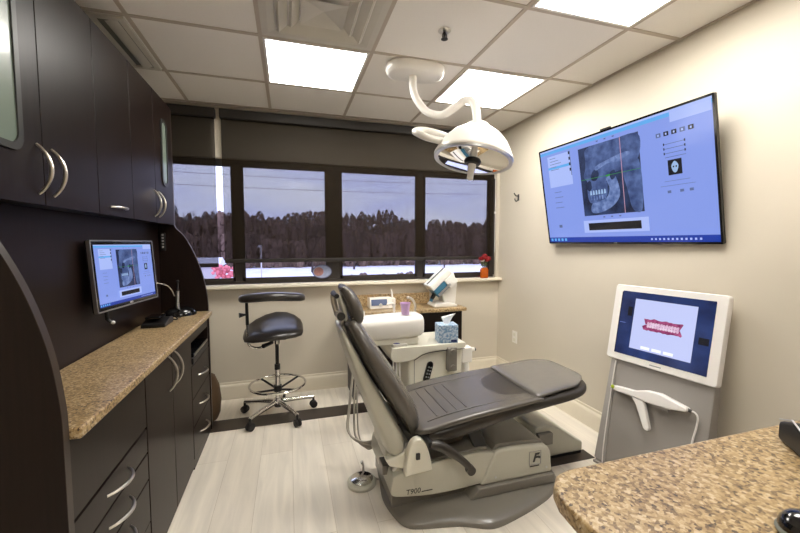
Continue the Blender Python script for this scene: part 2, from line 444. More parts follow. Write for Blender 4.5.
# ------------------------------------------------------------------ ceiling fixtures
def light(i, j, label, g):
    x0 = -.7347+i*.6096+.012; x1 = x0+.6096-.024; ya = 1.5691+j*.6096+.012; yb = ya+.6096-.024
    r = root('ceiling_light', ((x0+x1)/2, (ya+yb)/2, H), label, 'ceiling light', g)
    mb = MB()
    for q in ((x0, x1, ya, ya+.014), (x0, x1, yb-.014, yb), (x0, x0+.014, ya+.014, yb-.014), (x1-.014, x1, ya+.014, yb-.014)): mb.box(q[0], q[1], q[2], q[3], H-.007, H-.0005)
    put('light_frame', mb, M_white, r)
    put('diffuser_panel', MB().box(x0+.014, x1-.014, ya+.014, yb-.014, H-.005, H-.0015), M_panel, r)
G = 'square lit ceiling panels'
light(1, 1, 'lit square ceiling panel directly beyond the white air diffuser', G)
light(3, 1, 'lit square ceiling panel behind the dental lamp, nearer the window wall', G)
light(3, -1, 'lit square ceiling panel at the top edge, nearest the big wall television', G)
light(1, -4, 'unseen lit ceiling panel added far behind the camera as extra light', G)  # out of view, added for the light it gives the room


# square air diffuser in tile B-C row 0-1
x0, y0_ = -.125+.01, 1.5691+.01; s = .59; cx, cy = x0+s/2, y0_+s/2
r = root('air_diffuser', (cx, cy, H), 'square white stepped ceiling air diffuser in front of the left light panel', 'air vent')
mb = MB()
def sqring(mb, c, a, za, b, zb):
    for k in range(4):
        q = [(1,1), (-1,1), (-1,-1), (1,-1)]
        p0, p1 = q[k], q[(k+1) % 4]
        mb.quad([(c[0]+p0[0]*a, c[1]+p0[1]*a, za), (c[0]+p1[0]*a, c[1]+p1[1]*a, za), (c[0]+p1[0]*b, c[1]+p1[1]*b, zb), (c[0]+p0[0]*b, c[1]+p0[1]*b, zb)])
sqring(mb, (cx, cy), .295, H-.004, .262, H-.006); sqring(mb, (cx, cy), .262, H-.006, .225, H-.0015)
put('diffuser_frame', mb, M_vent, r)
for a, b in ((.218, .165), (.158, .11)):
    mb = MB(); sqring(mb, (cx, cy), a, H-.012, a-.012, H-.022); sqring(mb, (cx, cy), a-.012, H-.022, b, H-.002)
    put('diffuser_cone', mb, M_vent, r)
mb = MB(); sqring(mb, (cx, cy), .105, H-.024, .001, H-.006); put('diffuser_centre', mb, M_vent, r)
# linear return vent on the left
r = root('return_vent', (-.92, 2.49, H), 'grey recessed return vent above the left wall cabinets', 'air vent')
mb = MB(); xa, xb, ya, yb = -1.10, -.755, 2.2, 2.78
for q in ((xa, xb, ya, ya+.03), (xa, xb, yb-.03, yb), (xa, xa+.03, ya+.03, yb-.03), (xb-.03, xb, ya+.03, yb-.03)): mb.box(*q, H-.012, H-.0005)
put('vent_frame', mb, M_vent, r)
mb = MB().box(xa+.03, xb-.03, ya+.03, yb-.03, H-.004, H-.001); put('vent_backing', mb, M_ventd, r)
for k in range(3):
    xx = -.80-.09*k
    put('vent_blade', MB().prism([(xx, H-.004), (xx+.006, H-.004), (xx-.035, H-.02), (xx-.045, H-.018)], ya+.03, yb-.03, 'y'), M_vent, r)
# sprinkler
r = root('sprinkler_head', (.80, 1.86, H), 'small metal fire sprinkler head hanging from a ceiling tile', 'sprinkler')
put('escutcheon', MB().lathe([(.034, -.001), (.034, -.004), (.022, -.009), (.010, -.010)], (.80, 1.86, H), 24), M_nickel, r)
mb = MB().tube([(.80, 1.86, H-.008), (.80, 1.86, H-.03)], .007, 10); mb.tube([(.792, 1.86, H-.014), (.787, 1.86, H-.028), (.795, 1.86, H-.043)], .0025, 6); mb.tube([(.808, 1.86, H-.014), (.813, 1.86, H-.028), (.805, 1.86, H-.043)], .0025, 6)
put('sprinkler_body', mb, M_ink, r)
put('deflector', MB().lathe([(.018, -.043), (.018, -.045), (.002, -.047)], (.80, 1.86, H), 16), M_ink, r)

# ------------------------------------------------------------------ dental lamp
r = root('dental_lamp', (.775, 2.285, H), 'white domed dental operating lamp on a curved arm from the ceiling', 'dental lamp')
def stadium(cx, cy, L, R, n=12):
    return [(cx+L+R*math.cos(a), cy+R*math.sin(a)) for a in [(-PI/2)+PI*k/n for k in range(n+1)]] + [(cx-L+R*math.cos(a), cy+R*math.sin(a)) for a in [PI/2+PI*k/n for k in range(n+1)]]
mb = MB()
R0 = [[V(x, y, z) for x, y in stadium(.785, 2.285, .080, q)] for q, z in ((.108, H-.0045), (.110, H-.034), (.102, H-.052), (.082, H-.060))]
mb.loft(R0); put('ceiling_canopy', mb, M_white, r, angle=50)
put('canopy_collar', MB().tube([(.77, 2.285, H-.045), (.77, 2.285, H-.085)], .024, 20), M_white, r)
def nrm(p): return Vector(p)
arm = smooth_pts([(.77,2.285,H-.08), (.77,2.28,H-.14), (.785,2.25,H-.215), (.835,2.20,H-.300), (.90,2.12,H-.338), (.955,2.05,H-.31), (.990,2.00,H-.285), (1.015,1.95,H-.31), (1.018,1.91,H-.385), (1.012,1.89,H-.47)], 6)
put('lamp_arm', MB().tube(arm, .0235, 18), M_white, r)
# head: tilted dome
LC = V(.985, 1.88, 1.795)
ax = (V(.20, .08, 1)).normalized()          # axis pointing up out of the dome's crown
zq = ax.to_track_quat('Z', 'Y').to_matrix().to_4x4(); LM = Matrix.Translation(LC) @ zq
Rr = .212
mb = MB().lathe([(Rr, -.012), (Rr+.006, 0), (Rr, .014), (.198, .045), (.176, .085), (.142, .125), (.105, .152), (.066, .165), (.062, .190), (.035, .200)], (0,0,0), 48, LM)
mb2 = put('lamp_dome', mb, M_white, r, angle=60)
put('dome_rim', MB().lathe([(Rr-.018, -.014), (Rr+.002, -.018), (Rr+.004, -.006), (Rr-.012, -.004)], (0,0,0), 48, LM, cap=False), M_alu, r)
put('reflector', MB().lathe([(Rr-.02, -.010), (.16, .020), (.10, .045), (.03, .055)], (0,0,0), 40, LM, cap=False), M_mirror, r)
mb = MB()
for a in (0, PI/2, PI, 3*PI/2):
    q = LM @ Matrix.Rotation(a+.3, 4, 'Z'); mb.box(.05, .185, -.012, .012, -.010, -.002, q)
put('reflector_bridge', mb, M_display, r)
put('bulb_shield', MB().lathe([(.045, .0), (.048, -.02), (.042, -.034), (.018, -.038)], (0,0,0), 24, LM), M_black, r)
put('centre_handle', MB().lathe([(.022, -.034), (.023, -.05), (.018, -.09), (.017, -.12), (.010, -.124)], (0,0,0), 20, LM), M_white, r)
put('clear_cover', MB().lathe([(Rr-.02, -.0145), (.12, -.018), (.046, -.02)], (0,0,0), 40, LM, cap=False), M_glass, r)
hp = smooth_pts([(.93,1.97,1.90), (.84,2.00,1.945), (.74,2.02,1.965), (.69,2.00,1.950), (.682,1.95,1.925), (.72,1.91,1.895), (.80,1.89,1.875), (.87,1.88,1.865)], 6)
put('positioning_handle', MB().tube(hp, .019, 14), M_white, r)

# ------------------------------------------------------------------ left console wall
XP = -.83     # back panel face
XC = -.55     # base cabinet face
XU = -.735    # wall cabinet face
ZC = .855
ZU0, ZU1 = 1.447, 2.216
r = root('console_back_panel', (XP-.02, 1.97, 0), 'dark espresso wood back panel behind the left worktop and monitor', 'wall panel')
put('panel_board', MB().box(XP-.03, XP-.001, 1.122, 2.838, .0, ZU0+.003), M_wood, r)
# side panels with the curved outline
def sidepanel(ya, yb, label):
    r = root('console_side_panel', (-.8, (ya+yb)/2, 0), label, 'cabinet side panel', 'curved end panels of the left console')
    cur = smooth_pts([V(-.737,0,ZU0), V(-.725,0,1.422), V(-.673,0,1.36), V(-.611,0,1.224), V(-.568,0,1.071), V(-.549,0,.93), V(-.546,0,.85)], 6)
    poly = [(-1.10, 0), (-1.10, ZU1), (-.737, ZU1)] + [(p.x, p.z) for p in cur] + [(-.546, 0)]
    put('panel_board', MB().prism(poly, ya, yb, 'y'), M_wood, r, angle=40)
    edge = [V(-.737,(ya+yb)/2,ZU1-.01)]+[V(p.x,(ya+yb)/2,p.z) for p in cur]+[V(-.546,(ya+yb)/2,.02)]
    mb = MB()
    rings = []
    for i, p in enumerate(edge):
        t = (edge[min(i+1,len(edge)-1)]-edge[max(i-1,0)]).normalized(); n_ = t.cross(V(0,1,0)); n_ = -n_ if n_.x < 0 else n_
        rings.append([p+V(0,sy_*(yb-ya)/2,0)+n_*d for sy_, d in ((-1,-.0003), (-1,.0012), (1,.0012), (1,-.0003))])
    mb.loft(rings); put('edge_highlight_band', mb, mat('edge_highlight_brown_%d' % int(ya*10), srgb(58, 48, 42), .35, var=.03), r)  # thin band whose lighter brown paints the highlight along the panel edge
sidepanel(1.095, 1.12, 'dark wood curved side panel at the near left edge of the photo')
sidepanel(2.84, 2.862, 'dark wood curved side panel at the window end of the left console')

def glass_insert(y0, y1, z0, z1, door):
    x = XU
    def rr(a0, a1, b0, b1, r0, x):
        pts = []
        for (cy_, cz_, s_) in ((a1-r0, b1-r0, 0), (a0+r0, b1-r0, 1), (a0+r0, b0+r0, 2), (a1-r0, b0+r0, 3)):
            for k in range(7):
                a = s_*PI/2+PI/2*k/6; pts.append(V(x, cy_+r0*math.cos(a), cz_+r0*math.sin(a)))
        return pts
    mb = MB(); t = .020
    mb.loft([rr(y0-t, y1+t, z0-t, z1+t, .045, x+.0002), rr(y0-t, y1+t, z0-t, z1+t, .045, x+.006), rr(y0, y1, z0, z1, .035, x+.006), rr(y0, y1, z0, z1, .035, x+.001)], cap=False)
    put('glass_frame', mb, M_pframe, door)
    mb = MB(); f = rr(y0, y1, z0, z1, .035, x+.0015); mb.quad(f); put('frosted_pane', mb, M_glassfrost, door)
def wall_cabinet(y0, y1, label, doors):
    r = root('wall_cabinet', (XU-.1, (y0+y1)/2, ZU0), label, 'wall cabinet', 'dark wall cabinets over the left console')
    put('cabinet_body', MB().box(-1.10, XU-.02, y0+.001, y1-.001, ZU0+.004, ZU1), M_wood, r)
    for (a, b, h, gl) in doors:
        d = put('door', MB().box(XU-.019, XU, a+.0018, b-.0018, ZU0, ZU1), M_wood, r, bevel=.0015, seg=1)
        if h == 'r': bowhandle('handle', (XU, b-.03, 1.48), (XU, b-.03, 1.632), (1,0,0), d)
        if h == 'l': bowhandle('handle', (XU, a+.045, 1.48), (XU, a+.045, 1.632), (1,0,0), d)
        if h == 'h': bowhandle('handle', (XU, .5*(a+b)-.075, 1.485), (XU, .5*(a+b)+.075, 1.485), (1,0,0), d, bow=.03)
        if gl: glass_insert(gl[0], gl[1], gl[2], gl[3], d)
wall_cabinet(1.122, 1.812, 'near two-door dark wall cabinet with a rounded frosted glass pane in its left door', [(1.122, 1.46, 'r', (1.18, 1.345, 1.61, 2.13)), (1.46, 1.812, 'l', None)])
wall_cabinet(1.812, 2.163, 'single-door dark wall cabinet above the monitor with a horizontal pull', [(1.812, 2.163, 'h', None)])
wall_cabinet(2.163, 2.838, 'far two-door dark wall cabinet next to the window with a slim frosted glass pane', [(2.163, 2.50, 'r', None), (2.50, 2.838, 'l', (2.640, 2.722, 1.70, 2.07))])

# base units
def drawer_front(r, y0, y1, z0, z1, handle=True, hz=None):
    d = put('drawer', MB().box(XC-.019, XC, y0+.002, y1-.002, z0+.002, z1-.002), M_wood, r, bevel=.0015, seg=1)
    if handle:
        c = .5*(y0+y1); z = hz if hz else .5*(z0+z1); bowhandle('handle', (XC, c-.078, z), (XC, c+.078, z), (1,0,0), d, bow=.036)
r = root('drawer_cabinet', (XC-.25, 1.38, 0), 'dark base cabinet with three bow-handled drawers beside the near side panel', 'base cabinet')
put('cabinet_body', MB().box(XP, XC-.022, 1.123, 1.648, 0, .823), M_wood, r)
put('blank_front', MB().box(XC-.019, XC, 1.124, 1.648, .604, .82), M_wood, r, bevel=.0015, seg=1)
drawer_front(r, 1.124, 1.648, .50, .598); drawer_front(r, 1.124, 1.648, .39, .498); drawer_front(r, 1.124, 1.648, .215, .388, hz=.335)
put('plinth', MB().box(XC-.015, XC-.002, 1.124, 1.648, .0, .211), M_wood, r)
r = root('door_cabinet', (XC-.25, 2.0, 0), 'dark base cabinet with two doors and paired upright bow handles', 'base cabinet')
put('cabinet_body', MB().box(XP, XC-.022, 1.65, 2.348, 0, .823), M_wood, r)
for a, b, hy in ((1.652, 1.998, 1.95), (1.998, 2.346, 2.045)):
    d = put('door', MB().box(XC-.019, XC, a+.002, b-.002, .02, .82), M_wood, r, bevel=.0015, seg=1)
    bowhandle('handle', (XC, hy, .63), (XC, hy, .795), (1,0,0), d)
r = root('narrow_drawer_cabinet', (XC-.25, 2.59, 0), 'dark base cabinet with open shelf slot over three drawers at the window end', 'base cabinet')
mb = MB().box(XP, XC-.022, 2.35, 2.838, 0, .612); mb.box(XP, XC-.002, 2.35, 2.838, .75, .823); mb.box(XP, XC-.002, 2.35, 2.368, .612, .75); mb.box(XP, XC-.002, 2.82, 2.838, .612, .75); mb.box(XP, XP+.01, 2.368, 2.82, .612, .75)
put('cabinet_body', mb, M_wood, r)
drawer_front(r, 2.352, 2.836, .415, .608); drawer_front(r, 2.352, 2.836, .245, .413); drawer_front(r, 2.352, 2.836, .06, .243)
put('plinth', MB().box(XC-.015, XC-.002, 2.352, 2.836, .0, .058), M_wood, r)
r = root('tablet_computer', (XC-.12, 2.59, .614), 'flat black device lying in the open slot above the narrow drawers', 'electronic device')
put('device_body', MB().box(XC-.22, XC+.004, 2.39, 2.80, .614, .652), M_black, r, bevel=.006)
put('device_lid', MB().box(XC-.21, XC+.006, 2.40, 2.79, .654, .676), M_blackg, r, bevel=.006)

r = root('left_worktop', (-.68, 1.97, ZC), 'long speckled granite worktop on the left dark cabinets', 'worktop')
put('worktop_slab', MB().box(XP+.001, -.520, 1.122, 2.838, ZC-.031, ZC), M_granite, r, bevel=.006)

# monitor on the back panel
def slab(w, h, d0, d1): return MB().box(-w/2, w/2, d0, d1, -h/2, h/2)
def rr2(w, h, r0, y, n=6):
    pts = []
    for (sx, sz, s_) in ((1,1,0), (-1,1,1), (-1,-1,2), (1,-1,3)):
        for k in range(n+1):
            a = s_*PI/2+PI/2*k/n; pts.append(V(sx*(w/2-r0)+r0*math.cos(a), y, sz*(h/2-r0)+r0*math.sin(a)))
    return pts
E_blue = emat('screen_pale_blue', srgb(132, 154, 230), .92)
E_blue2 = emat('screen_sky_blue', srgb(96, 172, 238), .9)
E_pale = emat('screen_white_panel', srgb(166, 184, 242), .95)
E_task = emat('screen_taskbar', srgb(20, 60, 170), .8)
E_dark = emat('screen_dark', srgb(16, 18, 26), .6)
E_tx = emat('screen_grey_text', srgb(96, 112, 160), .8)
E_film = emat('xray_film', srgb(22, 30, 58), .8, col2=srgb(52, 70, 112), scale=9)
E_bone = emat('xray_bone', srgb(48, 66, 112), .9, col2=srgb(92, 114, 168), scale=16)
E_bone2 = emat('xray_dense_bone', srgb(74, 96, 148), .95, col2=srgb(124, 146, 198), scale=30)
E_tooth = emat('xray_tooth', srgb(150, 180, 218), 1.0)
E_green = emat('screen_green_line', srgb(60, 150, 70), .8)
E_pink = emat('screen_rose_line', srgb(190, 150, 170), .9)
class Screen:
    """picture shown on a lit display: coloured flat areas in u,v (0..1) on one mesh"""
    def __init__(s, w, h, y): s.mb = MB(); s.w, s.h, s.y = w, h, y; s.k = 0; s.mats = []
    def poly(s, pts, m):
        if m not in s.mats: s.mats.append(m)
        s.mb.mi = s.mats.index(m); s.k += 1
        yy = s.y - s.k*.00006
        s.mb.quad([((u-.5)*s.w, yy, (v-.5)*s.h) for u, v in pts])
    def rect(s, u0, v0, u1, v1, m): s.poly([(u0,v0), (u1,v0), (u1,v1), (u0,v1)], m)
    def done(s, name, parent): s.mb.flat = True; return put(name, s.mb, s.mats, parent, local=True)
def blob(pts, k=5): return [(p.x, p.y) for p in smooth_pts([V(a, b, 0) for a, b in pts], k, closed=True)]
def skull(S, u0, v0, u1, v1):
    """side view head x-ray inside a rectangle, face to the left"""
    X = lambda L: [(u0+(u1-u0)*a, v0+(v1-v0)*b) for a, b in L]
    S.rect(u0, v0, u1, v1, E_film)
    S.poly(X(blob([(.16,.98), (.12,.80), (.10,.68), (.06,.58), (.12,.50), (.14,.40), (.20,.34), (.30,.40), (.48,.48), (.60,.56), (.80,.60), (.98,.70), (.99,.98), (.6,.995)])), E_bone)
    S.poly(X(blob([(.74,.60), (.98,.66), (.98,.05), (.84,.04), (.78,.30)])), E_bone)
    S.poly(X(blob([(.46,.50), (.58,.54), (.64,.44), (.66,.26), (.56,.13), (.38,.05), (.20,.03), (.14,.08), (.18,.18), (.30,.20), (.44,.24), (.50,.36)])), E_bone2)
    S.poly(X(blob([(.12,.42), (.30,.46), (.46,.46), (.46,.34), (.42,.24), (.22,.18), (.12,.22)])), E_bone)
    S.poly(X(blob([(.22,.62), (.30,.66), (.34,.58), (.28,.50), (.20,.52)])), E_film)
    S.poly(X(blob([(.13,.50), (.18,.50), (.19,.40), (.14,.36), (.10,.42)])), E_film)
    S.poly(X(blob([(.52,.56), (.60,.60), (.62,.52), (.55,.47)])), E_film)
    S.poly(X(blob([(.30,.64), (.5,.70), (.68,.70), (.86,.76), (.8,.80), (.55,.76), (.3,.70)])), E_bone2)
    for i in range(6):
        a = .15+.05*i
        S.poly(X([(a,.30), (a+.035,.30), (a+.03,.36), (a+.008,.365)]), E_tooth); S.poly(X([(a+.003,.285), (a+.035,.285), (a+.03,.225), (a+.01,.22)]), E_bone2)
    S.poly(X([(0,.535), (1,.545), (1,.550), (0,.541)]), E_green)
    S.poly(X([(.712,0), (.722,0), (.735,1), (.725,1)]), E_pink)
    S.poly(X([(.46,.525), (.53,.53), (.53,.555), (.46,.55)]), E_green)
def software(S, small=False):
    S.rect(0, 0, 1, 1, E_blue)
    S.rect(0, .955, 1, .985, E_blue2); S.rect(0, .985, 1, 1, E_pale)
    S.rect(.83, .91, .995, .985, E_pale)
    S.rect(0, 0, 1, .052, E_task)
    for i in range(5): S.rect(.012+.03*i, .012, .03+.03*i, .04, E_blue2)
    for i in range(12): S.rect(.70+.02*i, .016, .709+.02*i, .032, E_pale)
    S.rect(.06, .60, .25, .93, E_pale); S.rect(.06, .79, .25, .815, E_blue2)
    for i in range(5): S.rect(.08, .90-.03*i, .13+.02*(i % 3), .905-.03*i, E_tx)
    for i in range(4): S.rect(.235, .90-.055*i, .25, .93-.055*i, E_dark)
    S.rect(.245, .69, .25, .93, E_tx)
    for i in range(4): S.rect(.09, .54-.055*i, .15+.01*(i % 2), .545-.055*i, E_tx)
    S.rect(.10, .16, .125, .19, E_tx)
    for i, a in enumerate((.765, .80, .835, .87, .905)): S.rect(a, .82, a+.022, .852, E_dark if i % 3 else E_tx); S.rect(a+.007, .828, a+.014, .843, E_pale)
    for v in (.755, .72, .685): S.rect(.80, v, .885, v+.004, E_tx); S.rect(.795, v-.006, .80, v+.012, E_dark); S.rect(.885, v-.006, .89, v+.012, E_dark)
    S.rect(.80, .655, .89, .659, E_tx)
    S.rect(.81, .52, .87, .635, E_dark)
    S.poly(blob([(.825,.59), (.84,.622), (.855,.59), (.85,.55), (.84,.535), (.83,.55)]), E_tooth)
    S.rect(.831,.575,.837,.587,E_dark); S.rect(.843,.575,.849,.587,E_dark)
    S.rect(.79, .475, .90, .478, E_tx); S.rect(.77, .44, .92, .443, E_tx)
    for a in (.80, .855, .895): S.rect(a, .385, a+.016, .405, E_tx)
    S.rect(.30, .095, .70, .215, E_pale); S.rect(.335, .118, .66, .188, E_dark)
    for a in (.44, .49, .54): S.rect(a, .235, a+.012, .246, E_tx); S.rect(a, .935, a+.012, .945, E_tx)
    skull(S, .313, .262, .683, .915)

r = root('computer_monitor', (-.75, 2.101, 1.184), 'flat monitor with a silver edge showing a skull x-ray above the left worktop', 'monitor', rot=(-math.radians(3.6), 0, math.radians(81.3)))
mb = MB().loft([rr2(.5, .31, .008, 0), rr2(.5, .31, .008, .018), rr2(.46, .27, .02, .03)]); put('monitor_housing', mb, M_black, r, local=True, angle=50)
mb = MB().loft([rr2(.504, .314, .009, .012), rr2(.504, .314, .009, -.003), rr2(.492, .302, .006, -.003), rr2(.492, .302, .006, .0)], cap=False); put('silver_edge', mb, M_alu, r, local=True)
mb = MB().loft([rr2(.492, .302, .006, -.0015), rr2(.462, .272, .001, -.0015), rr2(.462, .272, .001, .0)], cap=False); put('bezel', mb, M_blackg, r, local=True)
S = Screen(.462, .272, -.0002); software(S); S.done('screen', r)
text('DELL', .013, Matrix.Translation((0, -.0022, -.1435)) @ Matrix.Rotation(PI/2, 4, 'X'), M_inkwhite, r, world=False)
# the arm behind the monitor to the panel
mb = MB().box(-.05, .05, .028, .05, -.05, .05); put('mount_arm', mb, M_black, r, local=True)
mb = MB().tube([(-.142, .03, -.12), (-.142, .03, -.20)], .009, 10); mb.tube([(-.142,.03,-.20), (-.142,.015,-.215)], .007, 10)
put('hanging_catch', mb, M_black, r, local=True)
mb = MB().ball((-.142, .008, -.215), .008, 10); put('white_tip', mb, M_inkwhite, r, local=True)

# small devices at the window end of the left worktop
r = root('stylus_stand', (-.70, 2.70, ZC), 'black domed base holding an upright silver stylus near the end of the left worktop', 'stylus stand')
put('stand_base', MB().lathe([(.075, 0), (.073, .02), (.06, .04), (.035, .052), (.01, .056)], (0,0,0), 28, Matrix.Translation((-.69, 2.735, ZC+.0005)) @ Matrix.Diagonal((1.25, 1.2, 1, 1))), M_blackg, r)
mb = MB().tube([(-.70, 2.71, ZC+.05), (-.698, 2.715, ZC+.16)], [.011, .010], 14); put('stylus_barrel', mb, M_alu, r)
mb = MB().tube([(-.698, 2.715, ZC+.16), (-.697, 2.72, ZC+.215)], [.009, .006], 12); mb.ball((-.697, 2.72, ZC+.222), .009, 12); put('stylus_tip', mb, M_black, r)
mb = MB().tube(smooth_pts([(-.71,2.69,ZC+.13), (-.73,2.64,ZC+.20), (-.78,2.55,ZC+.235), (-.826,2.47,ZC+.26)], 6), .003, 8); put('stylus_cable', mb, M_hose, r)
r = root('desk_phone_cradle', (-.72, 2.42, ZC), 'low black gadget with coiled cable on the left worktop beside the monitor', 'electronic device')
mb = MB().prism([(2.34, ZC+.001), (2.50, ZC+.001), (2.50, ZC+.035), (2.44, ZC+.045), (2.34, ZC+.02)], -.79, -.67, 'x'); put('device_body', mb, M_black, r, bevel=.006)
mb = MB().box(-.775, -.70, 2.36, 2.47, ZC+.046, ZC+.058, Matrix.Translation((0,0,0))); put('device_cradle', mb, M_blackg, r, bevel=.004)
put('coiled_cable', MB().tube(smooth_pts([(-.70,2.49,ZC+.02), (-.66,2.54,ZC+.008), (-.69,2.58,ZC+.03), (-.64,2.56,ZC+.035), (-.66,2.60,ZC+.008), (-.70,2.62,ZC+.02)], 6), .004, 8), M_black, r)
r = root('wall_switch_bar', (-.80, 2.83, 1.33), 'slim black button strip on the far curved side panel under the wall cabinets', 'control switch')
put('strip_body', MB().box(-.815, -.788, 2.824, 2.8395, 1.275, 1.395), M_black, r, bevel=.003)
for k in range(5): put('button', MB().box(-.807, -.796, 2.821, 2.824, 1.295+.02*k, 1.306+.02*k), M_inkgrey, r)

# brown bag behind the far side panel
r = root('waste_bag', (-.66, 3.02, 0), 'brown bag standing on the floor behind the window end of the left console', 'bag')
rings = []
for z, q in ((.0, .12), (.05, .14), (.15, .15), (.25, .14), (.33, .11), (.36, .06)):
    rings.append([V(-.662+q*1.02*math.cos(a), 3.02+q*.8*math.sin(a), z+.001) for a in [2*PI*k/20 for k in range(20)]])
put('bag_body', MB().loft(rings), M_bag, r)

# ------------------------------------------------------------------ stool
SC = V(-.10, 2.945, 0)
r = root('dental_stool', SC, 'black vinyl saddle stool with curved arm rest and chrome foot ring under the window', 'stool')
put('column', MB().tube([SC+V(0,0,.10), SC+V(0,0,.36)], .019, 18), M_chrome, r)
put('gas_lift', MB().tube([SC+V(0,0,.36), SC+V(0,0,.40), SC+V(0,0,.401), SC+V(-.0,0,.57)], [.021, .021, .013, .013], 18), M_black, r)
put('lift_head', MB().tube([SC+V(0,0,.56), SC+V(0,0,.62)], .021, 16), M_chrome, r)
put('base_hub', MB().lathe([(.03, .07), (.04, .085), (.04, .12), (.028, .135)], tuple(SC), 20), M_chrome, r)
for k in range(5):
    a = math.radians(84+72*k); d = V(math.cos(a), math.sin(a), 0)
    leg = put('leg', MB().tube([SC+d*.03+V(0,0,.108), SC+d*.15+V(0,0,.10), SC+d*.275+V(0,0,.088)], [.019, .016, .013], 12), M_chrome, r)
    c = SC+d*.275
    put('caster_stem', MB().tube([c+V(0,0,.088), c+V(0,0,.055)], .009, 10), M_black, leg)
    t = V(-d.y, d.x, 0)
    mb = MB()
    for s_ in (-1, 1):
        o_ = c+t*(.013*s_)+V(0,0,.029)
        mb.tube([o_-t*.009, o_-t*.006, o_+t*.006, o_+t*.009], [.022, .028, .028, .022], 20)
    put('caster', mb, M_rubber, leg)
FR = .205
put('foot_ring', MB().tube([SC+V(FR*math.cos(a), FR*math.sin(a), .245) for a in [2*PI*k/48 for k in range(48)]], .0085, 10, closed=True), M_chrome, r)
mb = MB()
for k in range(4):
    a = math.radians(40+90*k); d = V(math.cos(a), math.sin(a), 0); mb.tube([SC+d*.02+V(0,0,.205), SC+d*FR+V(0,0,.243)], .008, 8)
mb.tube([SC+V(0,0,.19), SC+V(0,0,.235)], .03, 18)
put('ring_spokes', mb, M_black, r)
# saddle seat (lofted left to right)
rings = []
for x, hy, z, ht, tl in ((-.225,.06,.655,.014,-.2), (-.21,.12,.658,.024,-.15), (-.15,.165,.670,.032,-.1), (-.08,.19,.683,.036,0), (0,.20,.693,.038,.05), (.08,.19,.694,.037,.1), (.14,.165,.689,.034,.15), (.185,.12,.682,.028,.2), (.20,.06,.68,.018,.2)):
    ring = []
    for k in range(28):
        a = 2*PI*k/28; ca, sa = math.cos(a), math.sin(a)
        yy = math.copysign(abs(ca)**.75, ca)*hy; zz = math.copysign(abs(sa)**.8, sa)*ht
        zz += .16*yy*1.0 + (0.05*(yy/.2)**2 if yy > 0 else 0)
        ring.append(V(SC.x-.005+x, SC.y-.02+yy, z+zz-.01))
    rings.append(ring)
put('seat', MB().loft(rings), M_blackv, r, angle=80)
put('seat_plate', MB().box(SC.x-.09, SC.x+.07, SC.y-.07, SC.y+.08, .60, .625), M_black, r, bevel=.005)
br = put('rest_bracket', MB().tube(smooth_pts([SC+V(-.02,-.05,.60), SC+V(-.09,-.08,.565), SC+V(-.15,-.10,.565), SC+V(-.19,-.11,.60), SC+V(-.195,-.11,.68), SC+V(-.195,-.11,.80)], 6), .009, 10), M_chrome, r)
put('height_lever', MB().tube([SC+V(-.03,-.06,.585), SC+V(-.09,-.13,.58)], [.012,.016], 10), M_black, r)
put('post', MB().tube([SC+V(-.195,-.11,.74), SC+V(-.195,-.11,.91)], .011, 12), M_black, r)
put('clamp_knob', MB().tube([SC+V(-.195,-.11,.815), SC+V(-.21,-.12,.815), SC+V(-.245,-.13,.815)], [.008,.008,.019], 14), M_black, r)
# curved torso rest
pts = smooth_pts([SC+V(-.235,-.09,.925), SC+V(-.15,-.15,.938), SC+V(-.02,-.17,.945), SC+V(.10,-.15,.936), SC+V(.20,-.09,.920)], 6)
rings = []
m_ = len(pts)
for i, p in enumerate(pts):
    t = (pts[min(i+1,m_-1)]-pts[max(i-1,0)]).normalized(); u_ = V(0,0,1).cross(t).normalized(); q = i/(m_-1); f = min(1, .35+3.2*min(q, 1-q)*1.8); f = min(f, 1)
    rings.append(super_ring(p, u_, V(0,0,1), 0.05*f+.005, .031*(.6+.4*f), 20, 2.4))
put('arm_rest', MB().loft(rings), M_blackv, r, angle=80)

# ------------------------------------------------------------------ dental chair
CY = 1.85
r = root('dental_chair', (.95, CY, 0), 'grey vinyl dental patient chair reclined with raised leg rest', 'dental chair')
# floor plate
PLATE = [(.484,2.096), (.462,1.952), (.442,1.78), (.465,1.645), (.498,1.575), (.56,1.543), (.74,1.506), (.856,1.455), (.92,1.448), (1.021,1.468), (1.156,1.505), (1.292,1.557), (1.40,1.64), (1.44,1.76), (1.43,1.80), (1.375,1.82), (1.375,2.0), (1.33,2.09), (.9,2.14), (.52,2.125)]
outl = smooth_pts([V(*p, 0) for p in PLATE], 5, closed=True)
cen = V(.88, 1.82, 0)
rings = [[p+V(0,0,.001) for p in outl], [p+V(0,0,.018) for p in outl], [cen+(p-cen)*.975+V(0,0,.028) for p in outl], [cen+(p-cen)*.8+V(0,0,.036) for p in outl]]
put('floor_plate', MB().loft(rings), M_grey, r, angle=60)
# sled cover (cream skirt with dark top)
def sled(z_of, s, y0, y1): pass
prof = smooth_pts([V(.446,0,.17), V(.452,0,.122), V(.56,0,.100), V(.69,0,.088), V(.82,0,.090), V(.93,0,.096), V(1.0,0,.10)], 4)
low = [(p.x, p.z) for p in prof]
poly = low + [(1.0,.245), (.925,.262), (.80,.262), (.674,.252), (.586,.240), (.50,.228), (.455,.215)]
put('base_cover', MB().prism(poly, 1.63, 2.08, 'y'), M_creamd, r, bevel=.012, seg=3)
put('base_skirt', MB().prism([(.46,.03), (.98,.03), (1.03,.12), (.50,.13), (.46,.12)], 1.68, 2.04, 'y'), M_grey, r, bevel=.006)
put('base_top_deck', MB().prism([(.60,.2405), (.72,.256), (.93,.262), (.97,.262), (.97,.276), (.92,.280), (.72,.268), (.60,.250)], 1.65, 2.07, 'y'), M_grey, r, bevel=.003)
